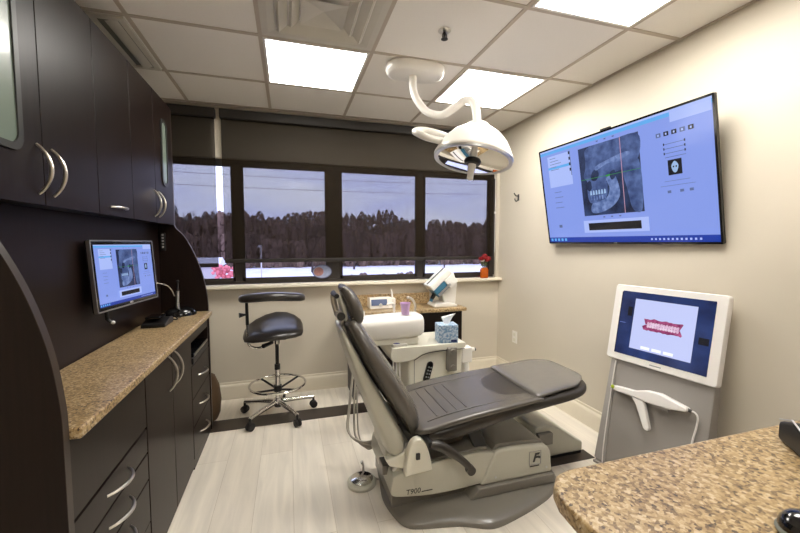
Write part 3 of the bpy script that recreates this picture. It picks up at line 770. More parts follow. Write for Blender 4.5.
# raised block
bl = [(.915,.088), (.94,.135), (.985,.225), (1.0,.250), (1.02,.262), (1.10,.262), (1.28,.250), (1.318,.235), (1.338,.20), (1.350,.088)]
put('lift_housing', MB().prism(bl, 1.62, 2.09, 'y'), M_creamd, r, bevel=.014, seg=3)
put('housing_top', MB().prism([(.995,.252), (1.30,.245), (1.292,.262), (1.26,.272), (1.04,.284), (1.01,.280)], 1.645, 2.06, 'y'), M_grey, r, bevel=.004)
put('housing_plinth', MB().prism([(.85,.034), (.90,.088), (1.354,.088), (1.364,.034)], 1.605, 2.11, 'y'), M_grey, r, bevel=.008)
for x in (1.0, 1.31):
    put('screw', MB().tube([(x,1.622,.122), (x,1.617,.122)], .006, 10), M_alu, r)
# link arms under the seat
put('seat_lift', MB().prism([(.72,.26), (.86,.27), (.98,.42), (.80,.42), (.66,.36)], 1.74, 1.96, 'y'), M_grey, r, bevel=.01)
put('lift_link', MB().prism([(.90,.27), (.97,.275), (.90,.44), (.82,.44)], 1.655, 1.685, 'y'), M_black, r, bevel=.004)
# pivot bracket at near side + rear support
bk = smooth_pts([V(.500,0,.235), V(.512,0,.33), V(.530,0,.385), V(.562,0,.408), V(.597,0,.392), V(.622,0,.33), V(.640,0,.245)], 5)
put('pivot_bracket', MB().prism([(p.x, p.z) for p in bk], 1.585, 1.63, 'y'), M_cream, r, bevel=.008, seg=3)
put('pivot_bracket', MB().prism([(p.x, p.z) for p in bk], 2.06, 2.105, 'y'), M_cream, r, bevel=.008, seg=3)
put('pivot_knob', MB().box(.552, .572, 1.575, 1.586, .315, .345, None), M_ink, r, bevel=.003)
put('rear_foot', MB().prism([(.455,.11), (.50,.11), (.62,.24), (.58,.265), (.50,.25), (.455,.20)], 1.66, 2.04, 'y'), M_creamd, r, bevel=.012)
put('support_lever', MB().prism([(.42,.30), (.44,.265), (.53,.235), (.60,.28), (.56,.33), (.47,.31)], 1.64, 1.685, 'y'), M_cream, r, bevel=.008)
put('rear_joint', MB().box(.44, .50, 1.72, 1.98, .24, .32), M_creamd, r, bevel=.012)
put('hydraulic_cylinder', MB().tube([(.475,1.69,.215), (.52,1.69,.30), (.545,1.69,.345)], [.022,.022,.010], 14), M_alu, r)
put('cable_clamp', MB().box(.425, .47, 1.72, 1.80, .175, .225), M_grey, r, bevel=.004)
put('shell_hinge', MB().prism([(.47,.30), (.54,.26), (.57,.31), (.50,.37)], 1.69, 1.73, 'y'), M_creamd, r, bevel=.004)
# text marks
TX = Matrix.Rotation(PI/2, 4, 'X')
text('T900', .036, Matrix.Translation((.555, 1.6285, .128)) @ Matrix.Rotation(math.radians(.5), 4, 'Y') @ TX, M_ink, r, shear=.12)
text('DENTAL CHAIR', .008, Matrix.Translation((.632, 1.6185, .098)) @ TX, M_ink, r) if False else None
put('model_underline', MB().box(.598, .655, 1.6283, 1.6298, .1175, .1215), M_ink, r)
text('F', .062, Matrix.Translation((1.235, 1.6175, .186)) @ TX, M_ink, r, shear=.3, bold=.003)
put('emblem_dot', MB().tube([(1.262,1.619,.186), (1.262,1.617,.186)], .007, 10), M_ink, r)
put('emblem_line', MB().box(1.205, 1.262, 1.6165, 1.6198, .140, .1445), M_ink, r)
mb = MB()
for q in ((1.2,1.272,.150,.1515), (1.2,1.272,.2215,.223), (1.2,1.2015,.1515,.2215), (1.2705,1.272,.1515,.2215)): mb.box(q[0], q[1], 1.6165, 1.6198, q[2], q[3])
put('emblem_frame', mb, M_inkgrey, r)
# seat + leg rest: shaped by stations along x:  near edge y, far edge y, z top, thickness
def pad(st, name, m, par, ntop=14, sag=.012):
    rings = []
    P = smooth_pts([V(s[0], s[3], s[4]) for s in st], 5); Q = smooth_pts([V(s[1], s[2], 0) for s in st], 5)
    for p, q in zip(P, Q):
        x, zt, th = p.x, p.y, p.z; ya, yb = q.x, q.y; w_ = (yb-ya)/2; c = (ya+yb)/2; ring = []
        for k in range(40):
            a = 2*PI*k/40; ca, sa = math.cos(a), math.sin(a)
            u = math.copysign(abs(ca)**.42, ca); v = math.copysign(abs(sa)**.62, sa)
            z = zt-th/2+v*th/2
            if sa > 0: z -= sag*(1-min(1, abs(u)**4))*min(1, th/.06)
            ring.append(V(x, c+u*w_, z))
        rings.append(ring)
    return put(name, MB().loft(rings), m, par, angle=80)
# lower shell (dark side band)
pad([(.60,1.67,2.03,.405,.04), (.63,1.62,2.08,.420,.065), (.75,1.595,2.105,.455,.10), (.90,1.59,2.11,.480,.10), (1.10,1.592,2.108,.504,.085), (1.30,1.595,2.105,.522,.078), (1.48,1.60,2.10,.538,.072), (1.58,1.64,2.06,.548,.066), (1.622,1.72,1.98,.546,.045)], 'seat_shell', M_vinylside, r, sag=0)
pad([(.56,1.70,2.0,.430,.035), (.575,1.63,2.07,.442,.045), (.62,1.595,2.105,.460,.055), (.74,1.585,2.115,.486,.058), (.88,1.585,2.115,.504,.055), (1.05,1.585,2.115,.518,.048), (1.20,1.59,2.11,.527,.042), (1.26,1.59,2.11,.530,.038)], 'seat', M_vinyl, r, sag=.024)
lr = pad([(1.235,1.61,2.09,.535,.034), (1.26,1.605,2.095,.543,.036), (1.38,1.615,2.085,.554,.034), (1.50,1.625,2.075,.566,.034), (1.57,1.67,2.03,.573,.032), (1.602,1.71,1.99,.574,.028), (1.615,1.79,1.91,.568,.02)], 'leg_rest', M_pad, r, sag=.006)
# stitched channels across the lower seat
ZT = [(.56,.430), (.62,.460), (.74,.486), (.88,.504), (1.05,.518), (1.20,.527), (1.3,.53)]
def seatz(x, y):
    for (a, za), (b_, zb_) in zip(ZT, ZT[1:]):
        if a <= x <= b_: zt = za+(zb_-za)*(x-a)/(b_-a)
    u = abs(y-1.85)/.262
    return zt-.024*(1-u**4)-.010*max(0, u-.5)
for i, x in enumerate((.70, .755, .81, .865)):
    put('stitch_seam', MB().tube([(x, y, seatz(x, y)+.0008) for y in [1.69+.02*k for k in range(17)]], .0036, 8), M_vinylside, r)
for yq_ in (1.665, 2.035):
    put('piping', MB().tube([(x, yq_, seatz(x, yq_)+.0022) for x in [.64+.05*k for k in range(12)]], .0038, 8), M_vinylside, r)
# backrest
b = cushion([(.575,.415,CY,.20,.045), (.545,.50,CY,.245,.058), (.485,.60,CY,.262,.060), (.425,.70,CY,.258,.056), (.365,.80,CY,.235,.050), (.315,.89,CY,.195,.042), (.292,.93,CY,.165,.036)], e=2.6)
put('backrest', b, M_vinyl, r, angle=80)
# cream shell behind the backrest
def shellst(L, name, m):
    return put(name, cushion(L, e=4.0), m, r, angle=80)
shellst([(.475,.355,CY,.22,.055), (.432,.46,CY,.24,.052), (.378,.575,CY,.235,.044), (.325,.69,CY,.215,.033), (.280,.80,CY,.185,.023), (.248,.88,CY,.15,.015), (.238,.91,CY,.12,.010)], 'back_shell', M_creamd)
# headrest
h = cushion([(.318,.935,1.84,.085,.022), (.318,.965,1.84,.112,.034), (.302,1.02,1.84,.125,.038), (.277,1.07,1.84,.115,.032), (.256,1.10,1.84,.085,.022)], e=2.4)
hd = put('headrest', h, M_vinyl, r, angle=80)
put('headrest_plate', cushion([(.262,.955,1.84,.06,.012), (.252,1.01,1.84,.07,.014), (.235,1.06,1.84,.055,.010)], e=3), M_creamd, hd)
mb = MB().tube([(.235,1.80,.975), (.235,1.88,.975)], .022, 16); mb.tube([(.225,1.84,.98), (.210,1.84,1.03), (.205,1.84,1.075)], .014, 12); mb.tube([(.26,1.84,.97), (.24,1.84,.90), (.275,1.84,.85)], .014, 12)
put('headrest_joint', mb, M_nickel, hd)
put('headrest_knob', MB().tube([(.235,1.765,.975), (.235,1.80,.975)], [.020,.016], 16), M_ink, hd)
put('release_lever', MB().tube([(.215,1.76,1.075), (.205,1.84,1.08), (.215,1.90,1.075)], .012, 10), M_black, hd)
# near arm rest dropped beside the seat
ap = smooth_pts([V(.612,1.545,.398), V(.66,1.54,.385), V(.73,1.535,.335), V(.785,1.53,.285), V(.808,1.53,.255)], 5)
put('armrest', MB().tube(ap, [.017+.006*math.sin(PI*min(1,i/12)) for i in range(len(ap))], 14), M_vinylside, r)
put('armrest_tip', MB().tube([(.808,1.515,.252), (.808,1.545,.252)], .022, 18), M_vinylside, r)
put('armrest_pivot', MB().tube([(.612,1.54,.398), (.612,1.64,.398)], .014, 12), M_black, r)

# wavy hoses hanging behind the backrest
r2 = root('hose_bundle', (.36, 2.2, 0), 'grey supply hoses looping down behind the chair back towards the floor', 'hoses')
def P3(x, y, z): return V(x, y, z)
for k in range(5):
    o = .022*k+.012*math.sin(k*2.4)
    pts = smooth_pts([(.415-o*.3, 2.30, .62), (.400-o*.4, 2.26, .50), (.385-o*.6, 2.20, .33), (.385-o*.8, 2.14, .17+.01*k), (.42-o*.4, 2.09, .115+.012*k), (.455, 2.07, .13+.01*k), (.475, 2.065, .20)], 7)
    put('hose', MB().tube(pts, .0062 if k % 2 else .0048, 8), M_hose, r2)

# foot control
fc = V(.363, 1.945, 0)
r = root('foot_pedal', fc, 'round chrome-topped foot control on the floor by the chair base', 'foot pedal')
put('pedal_base', MB().lathe([(.078, .001), (.080, .016), (.072, .026), (.05, .028)], tuple(fc), 36), M_creamd, r)
put('pedal_disc', MB().lathe([(.062, .028), (.062, .033), (.04, .040), (.014, .044), (.01, .044)], tuple(fc), 36), M_chrome, r)
put('pedal_lever', MB().tube([fc+V(.02,.06,.02), fc+V(.025,.085,.05), fc+V(.015,.085,.075)], [.008,.007,.010], 10), M_nickel, r)
put('pedal_cord', MB().tube([fc+V(.07,.01,.014), fc+V(.11,-.02,.014), fc+V(.14,-.03,.03)], .005, 8), M_hose, r)

# utility floor box
r = root('utility_floor_box', (1.5, 2.05, 0), 'cream sloped utility cover on the floor under the leg rest', 'floor box')
mb = MB().prism([(1.395,.02), (1.395,.20), (1.41,.22), (1.48,.225), (1.56,.20), (1.72,.095), (1.752,.08), (1.752,.02)], 1.835, 2.32, 'y'); put('box_cover', mb, M_creamd, r, bevel=.018, seg=3)
put('box_foot', MB().box(1.405, 1.745, 1.842, 2.31, .0035, .02), M_black, r)
put('connection_block', MB().box(1.40, 1.50, 1.80, 1.834, .12, .19), M_grey, r, bevel=.005)

# ------------------------------------------------------------------ delivery unit with cuspidor
r = root('dental_delivery_unit', (.98, 2.55, 0), 'cream dental delivery cabinet with rounded cuspidor behind the chair', 'dental unit')
body = [(.745, .02), (.745, .50), (1.235, .56), (1.25, .55), (1.25, .02)]
put('unit_cabinet', MB().prism([(.80,.001), (.80,.53), (1.222,.555), (1.222,.001)], 2.46, 2.80, 'y'), M_cream, r, bevel=.02, seg=3)
# top tray with the swooping lower edge
top = [V(.672,0,.600), V(.662,0,.56), V(.672,0,.512), V(.70,0,.495), V(.76,0,.492), V(.83,0,.503), V(.90,0,.540), V(.98,0,.553), V(1.10,0,.557), V(1.222,0,.558), V(1.232,0,.60)]
tp = smooth_pts(top, 4)
put('tray_top', MB().prism([(p.x, p.z) for p in tp], 2.43, 2.80, 'y'), M_cream, r, bevel=.014, seg=3)
put('tray_gasket', MB().tube([V(p.x, 2.4285, p.z-.004) for p in smooth_pts(top[5:10], 4)], .0026, 6), M_ink, r)
put('door_seam', MB().box(.842, .845, 2.4585, 2.4605, .05, .49), M_ink, r)
# side column where tray hangs: pipes under the left overhang
for x in (.70, .722, .745): put('suction_hose', MB().tube(smooth_pts([V(x,2.50,.50), V(x-.004,2.48,.40), V(x+.004,2.48,.28), V(x+.02,2.52,.12)], 6), .0065, 8), M_paper, r)
# cuspidor bowl body
rings = []
for x, sc in ((.455,.75), (.462,.92), (.48,1), (.60,1.02), (.74,1.02), (.86,1), (.90,.95), (.918,.82), (.922,.66)):
    ring = []
    for k in range(32):
        a = 2*PI*k/32; ca, sa = math.cos(a), math.sin(a)
        yy = math.copysign(abs(ca)**.6, ca)*.115; zz = math.copysign(abs(sa)**.6, sa)*.083
        ring.append(V(x, 2.555+yy*sc, .722+zz*sc+.014*max(0, (x-.45)/.45)))
    rings.append(ring)
put('cuspidor_body', MB().loft(rings), M_white, r, angle=60)
put('cuspidor_base', MB().prism([(.50,.615), (.88,.60), (.885,.655), (.49,.655)], 2.47, 2.64, 'y'), M_cream, r, bevel=.01)
put('cuspidor_neck', MB().tube([(.80,2.60,.56), (.80,2.60,.66)], .06, 24), M_cream, r)
put('bowl_rinse_spout', MB().tube(smooth_pts([V(.735,2.60,.80), V(.733,2.60,.85), V(.72,2.58,.885), V(.69,2.55,.893), V(.665,2.54,.885)], 6), .009, 12), M_white, r)
put('cup_filler_spout', MB().tube(smooth_pts([V(.895,2.60,.79), V(.897,2.60,.86), V(.875,2.59,.905), V(.845,2.58,.925), V(.825,2.575,.925)], 6), .009, 12), M_nickel, r)
put('spout_collar', MB().tube([(.735,2.60,.80), (.735,2.60,.815)], .014, 14), M_chrome, r)
put('small_post', MB().tube([(.505,2.58,.79), (.502,2.58,.845)], .008, 10), M_white, r)
# instrument bracket and right knob
put('bracket_arm', MB().box(1.083, 1.155, 2.405, 2.455, .40, .575), M_grey, r, bevel=.008)
for z in (.545, .43): put('bracket_joint', MB().tube([(1.119,2.385,z), (1.119,2.41,z)], .022, 18), M_grey, r)
mb = MB().box(1.224, 1.31, 2.47, 2.55, .43, .545); mb.tube([(1.30,2.51,.515), (1.345,2.51,.515)], .018, 14); put('side_knuckle', mb, M_white, r, bevel=.008)
put('knuckle_cap', MB().tube([(1.345,2.51,.515), (1.355,2.51,.515)], .012, 12), M_black, r)
put('side_column', MB().tube([(1.27,2.51,.43), (1.27,2.51,.34), (1.29,2.51,.27)], [.028,.032,.05], 16), M_white, r)

r = root('hand_control', (.94, 2.455, .38), 'black hand-held keypad hanging on the front of the cream delivery cabinet', 'remote control')
HM = Matrix.Translation((.945, 2.449, .40)) @ Matrix.Rotation(math.radians(16), 4, 'Y')
put('control_body', MB().loft([[HM @ V(x, 0, z) for x, z in stadium(0,0,.0001,.0001)]]+[[HM @ V(z*f, y, x*f2) for x, z in stadium(0, 0, .055, .024)] for y, f, f2 in ((.008,.9,.95), (-.004,1,1), (-.012,.85,.93))]+[]) if False else MB().loft([[HM @ V(z*f, y, x*f2) for x, z in stadium(0, 0, .055, .024)] for y, f, f2 in ((.009,.9,.95), (-.004,1,1), (-.012,.85,.93))]), M_blackg, r)
for i in range(4):
    for j in (-1, 1): put('key', MB().box(j*.009-.005, j*.009+.005, -.0145, -.0118, -.035+i*.024-.005, -.035+i*.024+.005, HM), M_inkgrey, r)
put('control_cord', MB().tube([HM @ V(0,0,-.078), HM @ V(0,.002,-.12), HM @ V(.012,.004,-.18)], .005, 8), M_black, r)

r = root('plastic_cup', (.79, 2.56, .808), 'small lavender plastic cup standing on the white cuspidor', 'cup')
mb = MB().lathe([(.026, .0), (.030, .04), (.036, .078), (.038, .08), (.038, .084), (.034, .084), (.029, .04), (.025, .004), (.001, .004)], (.79, 2.505, .8165), 28); put('cup_body', mb, M_lav, r)
r = root('tissue_box', (1.08, 2.50, .602), 'cube tissue box printed pale blue with a white tissue on the cream cabinet', 'tissue box')
TM = Matrix.Translation((1.108, 2.50, .600)) @ Matrix.Rotation(math.radians(-8), 4, 'Z')
put('box_carton', MB().box(-.072, .072, -.062, .062, .001, .132, TM), M_tissuebox, r, bevel=.003)
mb = MB(); rings = []
for z, q, o in ((.125,.018,0), (.145,.024,.004), (.165,.032,.008), (.185,.044,.014), (.192,.048,.018)):
    rings.append([TM @ V(o+q*(1+.25*math.sin(3*a))*math.cos(a), .45*q*(1+.4*math.cos(2*a+.5))*math.sin(a), z+.012*math.cos(a)*(z-.125)/.06) for a in [2*PI*k/24 for k in range(24)]])
mb.loft(rings); put('tissue', mb, M_paper, r, angle=60)
mb = MB().box(.018, .062, -.0635, -.0622, .006, .026, TM); put('brand_patch', mb, mat('navy_print', srgb(36, 52, 100), .5, var=0), r)
r = root('instrument_tray', (.73, 2.47, .600), 'small white dish with blue contents on the left end of the cream tray', 'tray')
put('tray_dish', MB().box(.685, .79, 2.45, 2.52, .603, .619), M_white, r, bevel=.004)
put('tray_contents', MB().ball((.715, 2.475, .618), .022, 12, (1.3, .8, .35)), mat('blue_violet_cotton', srgb(92, 98, 150), .6, var=.1), r)

# ------------------------------------------------------------------ back counter under the window
r = root('back_counter_cabinet', (1.0, 3.25, 0), 'dark wood cabinet frame under the small granite counter at the window', 'base cabinet')
put('side_board', MB().box(.50, .525, 3.04, 3.345, 0.001, .712), M_wood, r)
put('side_board', MB().box(1.475, 1.50, 3.04, 3.345, 0.001, .712), M_wood, r)
put('apron', MB().box(.526, 1.474, 3.05, 3.07, .56, .712), M_wood, r)
put('back_board', MB().box(.526, 1.474, 3.325, 3.345, 0.001, .712), M_wood, r)
put('shelf', MB().box(.526, 1.474, 3.08, 3.324, .30, .32), M_wood, r)
r = root('back_worktop', (1.0, 3.2, .745), 'small granite counter with backsplash below the window behind the chair', 'worktop')
put('worktop_slab', MB().box(.46, 1.535, 3.01, 3.3685, .713, .745), M_granite, r, bevel=.006)
put('backsplash', MB().box(.46, 1.30, 3.343, 3.3685, .746, .848), M_granite, r, bevel=.003)

r = root('scaler_console', (.79, 3.2, .747), 'small white box with grey display and corded handpiece on the back counter', 'dental instrument')
SM = Matrix.Translation((.775, 3.20, .748))
put('console_case', MB().prism([(-.06,0), (.07,0), (.07,.088), (-.035,.098)], -.105, .095, 'x', SM), M_white, r, bevel=.006)
Mf = SM @ Matrix.Rotation(math.radians(0), 4, 'X')
put('console_display', MB().prism([(-.0585,.03), (-.0565,.03), (-.0425,.082), (-.0445,.082)], -.092, .05, 'x', SM), M_display, r)
put('console_dial', MB().tube([SM @ V(-.01,-.064,.03), SM @ V(-.01,-.055,.032)], .016, 16), M_inkwhite, r)
put('handpiece_holder', MB().box(.097, .135, -.03, .03, .0, .085, SM), M_white, r, bevel=.006)
put('handpiece', MB().tube([SM @ V(.112,.0,.08), SM @ V(.105,.0,.14), SM @ V(.098,0,.165)], [.010,.008,.004], 12), M_white, r)

# intraoral plate scanner: leaning white head over a foot, blue bay
r = root('phosphor_plate_scanner', (1.33, 3.16, .747), 'white slanted desktop scanner with a blue open front on the back counter', 'dental scanner')
put('scanner_foot', MB().prism([(1.235,.7465), (1.46,.7465), (1.465,.765), (1.40,.785), (1.26,.785), (1.235,.765)], 3.06, 3.24, 'y'), M_white, r, bevel=.008)
put('scanner_stem', MB().prism([(1.35,.77), (1.46,.765), (1.475,.96), (1.44,1.06), (1.30,.93)], 3.09, 3.22, 'y'), M_white, r, bevel=.012)
KM = Matrix.Translation((1.315, 3.12, .965)) @ Matrix.Rotation(math.radians(-42), 4, 'Y')
put('scanner_head', MB().box(-.115, .125, -.085, .085, .012, .075, KM), M_white, r, bevel=.012, seg=3)
put('head_skirt', MB().box(.02, .12, -.087, .08, -.085, .012, KM), M_white, r, bevel=.01)
put('scan_bay', MB().box(-.112, .02, -.080, .07, -.065, .013, KM), M_blue, r, bevel=.004)
put('bay_rail', MB().box(-.105, .045, -.094, -.0885, -.055, -.035, KM), M_alu, r)
put('top_slot', MB().box(-.10, .115, -.012, .012, .0755, .0775, KM), M_ink, r)
put('front_nozzle', MB().tube([KM @ V(-.105,-.02,-.03), KM @ V(-.16,-.02,-.05)], [.022,.016], 14), M_black, r)
put('nozzle_tip', MB().tube([KM @ V(-.16,-.02,-.05), KM @ V(-.182,-.02,-.058)], .015, 14), M_blue, r)

# vase of red flowers on the sill
r = root('flower_vase', (1.885, 3.345, .973), 'amber glass vase of red flowers on the window sill', 'vase')
VM = (1.875, 3.315, .9735)
put('vase_glass', MB().loft([[V(VM[0]+sx*q, VM[1]+sy_*q*.35, VM[2]+z) for sx, sy_ in ((-1,-1), (1,-1), (1,1), (-1,1))] for z, q in ((0,.034), (.004,.038), (.085,.040), (.10,.030), (.105,.030))]), M_amber, r, bevel=.006)
mb = MB()
for i in range(7):
    a = 2*PI*i/7; mb.tube([(VM[0]+.008*math.cos(a), VM[1]+.006*math.sin(a), VM[2]+.08), (VM[0]+.035*math.cos(a), VM[1]+.018*math.sin(a), VM[2]+.19)], .003, 6)
for i in range(9):
    a = 2*PI*i/9+.3; mb.ball((VM[0]+.025*math.cos(a), VM[1]+.014*math.sin(a), VM[2]+.13+.012*(i % 3)), .014, 8, (1,.6,.6))
put('flower_stems', mb, M_leaf, r)
for i in range(7):
    a = 2*PI*i/6; q = .036 if i < 6 else 0; c = V(VM[0]+q*math.cos(a)*1.1, VM[1]-.012+q*math.sin(a)*.35, VM[2]+.195+(.028 if i == 6 else .012*math.sin(i*2.1)))
    rings = []
    for t in range(6):
        z = .016*math.sin(-PI/2+PI*t/5); q_ = .026*math.cos(-PI/2+PI*t/5)**.8 if 0 < t < 5 else .004
        rings.append([c+V(q_*(1+.16*math.sin(5*b))*math.cos(b), q_*(1+.16*math.sin(5*b))*math.sin(b)*.8, z*1.3) for b in [2*PI*k/20 for k in range(20)]])
    put('blossom', MB().loft(rings), M_red if i != 2 else M_paper, r)

# oval picture on the glass
r = root('oval_window_sticker', (.30, YW+.03, 1.08), 'oval picture sticker on the window glass just above the sill', 'sticker')
mb = MB().loft([[V(.285+.088*math.cos(a), y, 1.068+.062*math.sin(a)) for a in [2*PI*k/36 for k in range(36)]] for y in (YW+.031, YW+.035)]); put('sticker_rim', mb, mat('slate_print', srgb(96, 98, 128), .4, var=.3, scale=30), r)
mb = MB().loft([[V(.285+.08*math.cos(a), y, 1.068+.055*math.sin(a)) for a in [2*PI*k/36 for k in range(36)]] for y in (YW+.029, YW+.031)]); put('sticker_face', mb, mat('pale_grey_print', srgb(150, 160, 190), .4, var=.35, scale=25), r)
mb = MB().loft([[V(.255+.042*math.cos(a), y, 1.068+.04*math.sin(a)) for a in [2*PI*k/24 for k in range(24)]] for y in (YW+.0275, YW+.029)]); put('printed_patch', mb, mat('terracotta_print', srgb(160, 116, 112), .4, var=.35, scale=40), r)

# ------------------------------------------------------------------ right wall
r = root('wall_television', (1.971, 1.905, 1.678), 'large wall-mounted television showing a blue skull x-ray program', 'television', rot=(math.radians(10), 0, math.radians(-88.4)))
mb = MB().loft([rr2(1.23, .723, .006, 0), rr2(1.23, .723, .006, .014), rr2(1.05, .58, .03, .040)]); put('television_housing', mb, M_black, r, local=True, angle=40)
mb = MB().loft([rr2(1.23, .723, .006, .0), rr2(1.23, .723, .006, -.004), rr2(1.208, .70, .001, -.004), rr2(1.208, .70, .001, .0)], cap=False); put('bezel', mb, M_blackg, r, local=True)
S = Screen(1.208, .70, -.0005); software(S); S.done('screen', r)
mb = MB().box(-.035, .035, -.003, .012, .3625, .3725); put('camera_bump', mb, M_black, r, local=True)
text('hp', .012, Matrix.Translation((.0, -.0045, -.3557)) @ Matrix.Rotation(PI/2, 4, 'X'), M_inkgrey, r, world=False) if False else put('maker_mark', MB().box(-.012, .012, -.0046, -.004, -.3585, -.3535), M_inkgrey, r, local=True)
mb = MB().box(-.20, .20, .045, .060, -.12, .12); put('mount_bracket', mb, M_black, r, local=True)

r = root('coat_hook', (XR, 3.04, 1.75), 'small dark double hook on the right wall between window and television', 'hook')
put('hook_plate', MB().box(XR-.005, XR-.0005, 3.028, 3.052, 1.72, 1.78), M_ink, r, bevel=.002)
mb = MB().tube(smooth_pts([V(XR-.004,3.04,1.765), V(XR-.03,3.04,1.765), V(XR-.05,3.04,1.79)], 5), .005, 8); mb.tube(smooth_pts([V(XR-.004,3.04,1.735), V(XR-.02,3.04,1.715), V(XR-.035,3.04,1.72), V(XR-.04,3.04,1.74)], 5), .005, 8)
put('hook_prongs', mb, M_ink, r)
r = root('wall_outlet', (XR, 3.05, .42), 'white electrical outlet plate low on the right wall', 'outlet')
put('outlet_plate', MB().box(XR-.006, XR-.0005, 3.015, 3.09, .365, .48), M_white, r, bevel=.002)
for z in (.397, .447): put('socket', MB().box(XR-.0085, XR-.006, 3.035, 3.07, z-.014, z+.014), M_cream, r)

# ------------------------------------------------------------------ scanner kiosk
kr = (-math.radians(9.5), 0, math.radians(-81.6))
r = root('scanner_kiosk', (1.93, 1.50, .857), 'leaning grey floor kiosk with a white framed touch screen by the right wall', 'scanner kiosk', rot=kr)
w_, h_ = .57, .447
mb = MB().loft([rr2(w_-.01, h_-.01, .014, -.004), rr2(w_, h_, .018, .004), rr2(w_, h_, .018, .03), rr2(w_-.02, h_-.02, .02, .038)]); hs = put('screen_housing', mb, M_kwhite, r, local=True, angle=50)
mb = MB().loft([rr2(.474, .365, .002, -.0042), rr2(.474, .365, .002, -.0052)]); mb2 = put('screen_glass', mb, M_blackg, r, local=True)
E_navy = emat('kiosk_navy', srgb(22, 34, 78), .8, col2=srgb(44, 66, 124), scale=6)
E_pan = emat('kiosk_pale', srgb(190, 198, 240), 1.0)
E_gum = emat('gum_magenta', srgb(122, 34, 84), .85, col2=srgb(190, 92, 140), scale=60)
E_teeth = emat('teeth_pale', srgb(214, 170, 200), .95, col2=srgb(235, 215, 232), scale=60)
E_bt = emat('kiosk_buttons', srgb(235, 240, 255), 1.1)
S = Screen(w_, h_, -.0053)
S.rect(.092, .092, .915, .92, E_navy); S.rect(.232, .195, .785, .835, E_pan)
S.rect(.10, .50, .16, .505, E_blue); S.rect(.82, .42, .90, .50, E_dark); S.rect(.17, .60, .215, .72, E_dark)
up_, lo_ = [], []
rr_ = random.Random(3)
for i in range(19):
    u = .34+.34*i/18; up_.append((u, .595+.012*rr_.random()-.01*math.sin(i)*(.5))); lo_.append((u, .452+.012*rr_.random()))
mid = .527
S.poly([(.355,.54)]+up_+[(.69,.60), (.665,.53), (.655,.525)]+[(.36,.53)], E_gum)
S.poly([(.36,.525), (.33,.50), (.345,.458)]+lo_[1:]+[(.69,.47), (.668,.525)], E_gum)
for i in range(12):
    u = .375+.024*i; S.poly(blob([(u,.528), (u+.02,.528), (u+.021,.555+.006*(i % 2)), (u+.011,.565), (u,.555)], 3), E_teeth); S.poly(blob([(u,.523), (u+.02,.523), (u+.02,.500), (u+.011,.492), (u,.498)], 3), E_teeth)
for i in range(3): S.rect(.345+.105*i, .215, .43+.105*i, .25, E_bt)
S.done('screen', r)
put('maker_lettering', MB().box(-.03, .03, -.0046, -.0039, -.206, -.200), M_inkgrey, r, local=True)
# pillar
zb = -.857/math.cos(math.radians(9.5))+.012
mb = MB()
f0 = [(-.255,-.215), (.268,-.215)]
def bodyring(z, xl, xr, y0, y1): return [V(xl, y0, z), V(xr, y0, z), V(xr, y1, z), V(xl, y1, z)]
mb.loft([bodyring(-.20, -.245, .272, .012, .06), bodyring(zb+.006, -.268, .276, .012, .13)])
put('pillar', mb, M_kgrey, r, local=True, bevel=.006)
mb = MB().loft([bodyring(-.215, -.252, -.222, .006, .03), bodyring(zb+.02, -.27, -.205, .006, .03)]); put('pillar_edge', mb, mat('kiosk_edge_grey', srgb(168, 163, 158), .4, var=.02), r, local=True)
# foot: horizontal slab on the floor under the pillar
mb = MB().box(-.27, .27, .0, .14, -.0, .014, W[r].inverted() @ Matrix.Translation((1.79, 1.48, .001)) @ Matrix.Rotation(math.radians(-81.6), 4, 'Z') )
put('foot_plate', mb, M_kgrey, r, local=True)

# intraoral scanner handpiece on the kiosk
r3 = root('scanner_handpiece', (1.93, 1.50, .857), 'white pistol-grip handheld scanner hung on the grey kiosk front', 'handheld scanner', rot=kr)
U = lambda u, v: ((u-.5)*.56, (v-.5)*.442)
bd = [U(*p) for p in ((.118,-.385), (.135,-.350), (.20,-.335), (.36,-.318), (.48,-.262), (.60,-.245), (.83,-.300), (.845,-.33), (.82,-.352), (.68,-.392), (.52,-.405), (.40,-.402), (.32,-.40), (.20,-.405))]
put('scanner_body', MB().prism(bd, -.035, .008, 'y'), M_kwhite, r3, local=True, bevel=.010, seg=3)
gr = [U(*p) for p in ((.345,-.40), (.46,-.405), (.485,-.45), (.555,-.70), (.545,-.73), (.515,-.735), (.495,-.715), (.40,-.48))]
put('scanner_grip', MB().prism(gr, -.032, -.006, 'y'), M_kwhite, r3, local=True, bevel=.008, seg=3)
a = U(.152, -.362); put('tip_mark', MB().ball((a[0], -.034, a[1]), .0115, 12, (1,.3,1)), M_lime, r3, local=True)
a = U(.60, -.40); put('under_rail', MB().box(a[0]-.04, a[0]+.05, -.028, -.004, a[1]-.010, a[1]+.004), M_kgrey, r3, local=True)
cb = [U(.84,-.325), U(.88,-.33), U(.905,-.38), U(.90,-.50), U(.885,-.65), U(.875,-.95)]
put('scanner_cable', MB().tube(smooth_pts([V(x, -.012+.003*i, z) for i, (x, z) in enumerate(cb)], 5), .0045, 8), M_kwhite, r3, local=True)
put('cable_plug', MB().tube([(U(.83,-.325)[0], -.014, U(.83,-.322)[1]), (U(.86,-.327)[0], -.014, U(.86,-.327)[1])], .008, 10), M_ink, r3, local=True)
r4 = root('kiosk_cable', (1.93, 1.50, .857), 'thin white cable hanging down the left side of the grey kiosk', 'cable', rot=kr)
cb = [U(.105,-.03), U(.10,-.30), U(.10,-.55), U(.10,-.85), U(.105,-1.2), U(.12,-1.44)]
put('cable_run', MB().tube(smooth_pts([V(x, .0005, z) for i, (x, z) in enumerate(cb)], 5), .0032, 8), M_kwhite, r4, local=True)

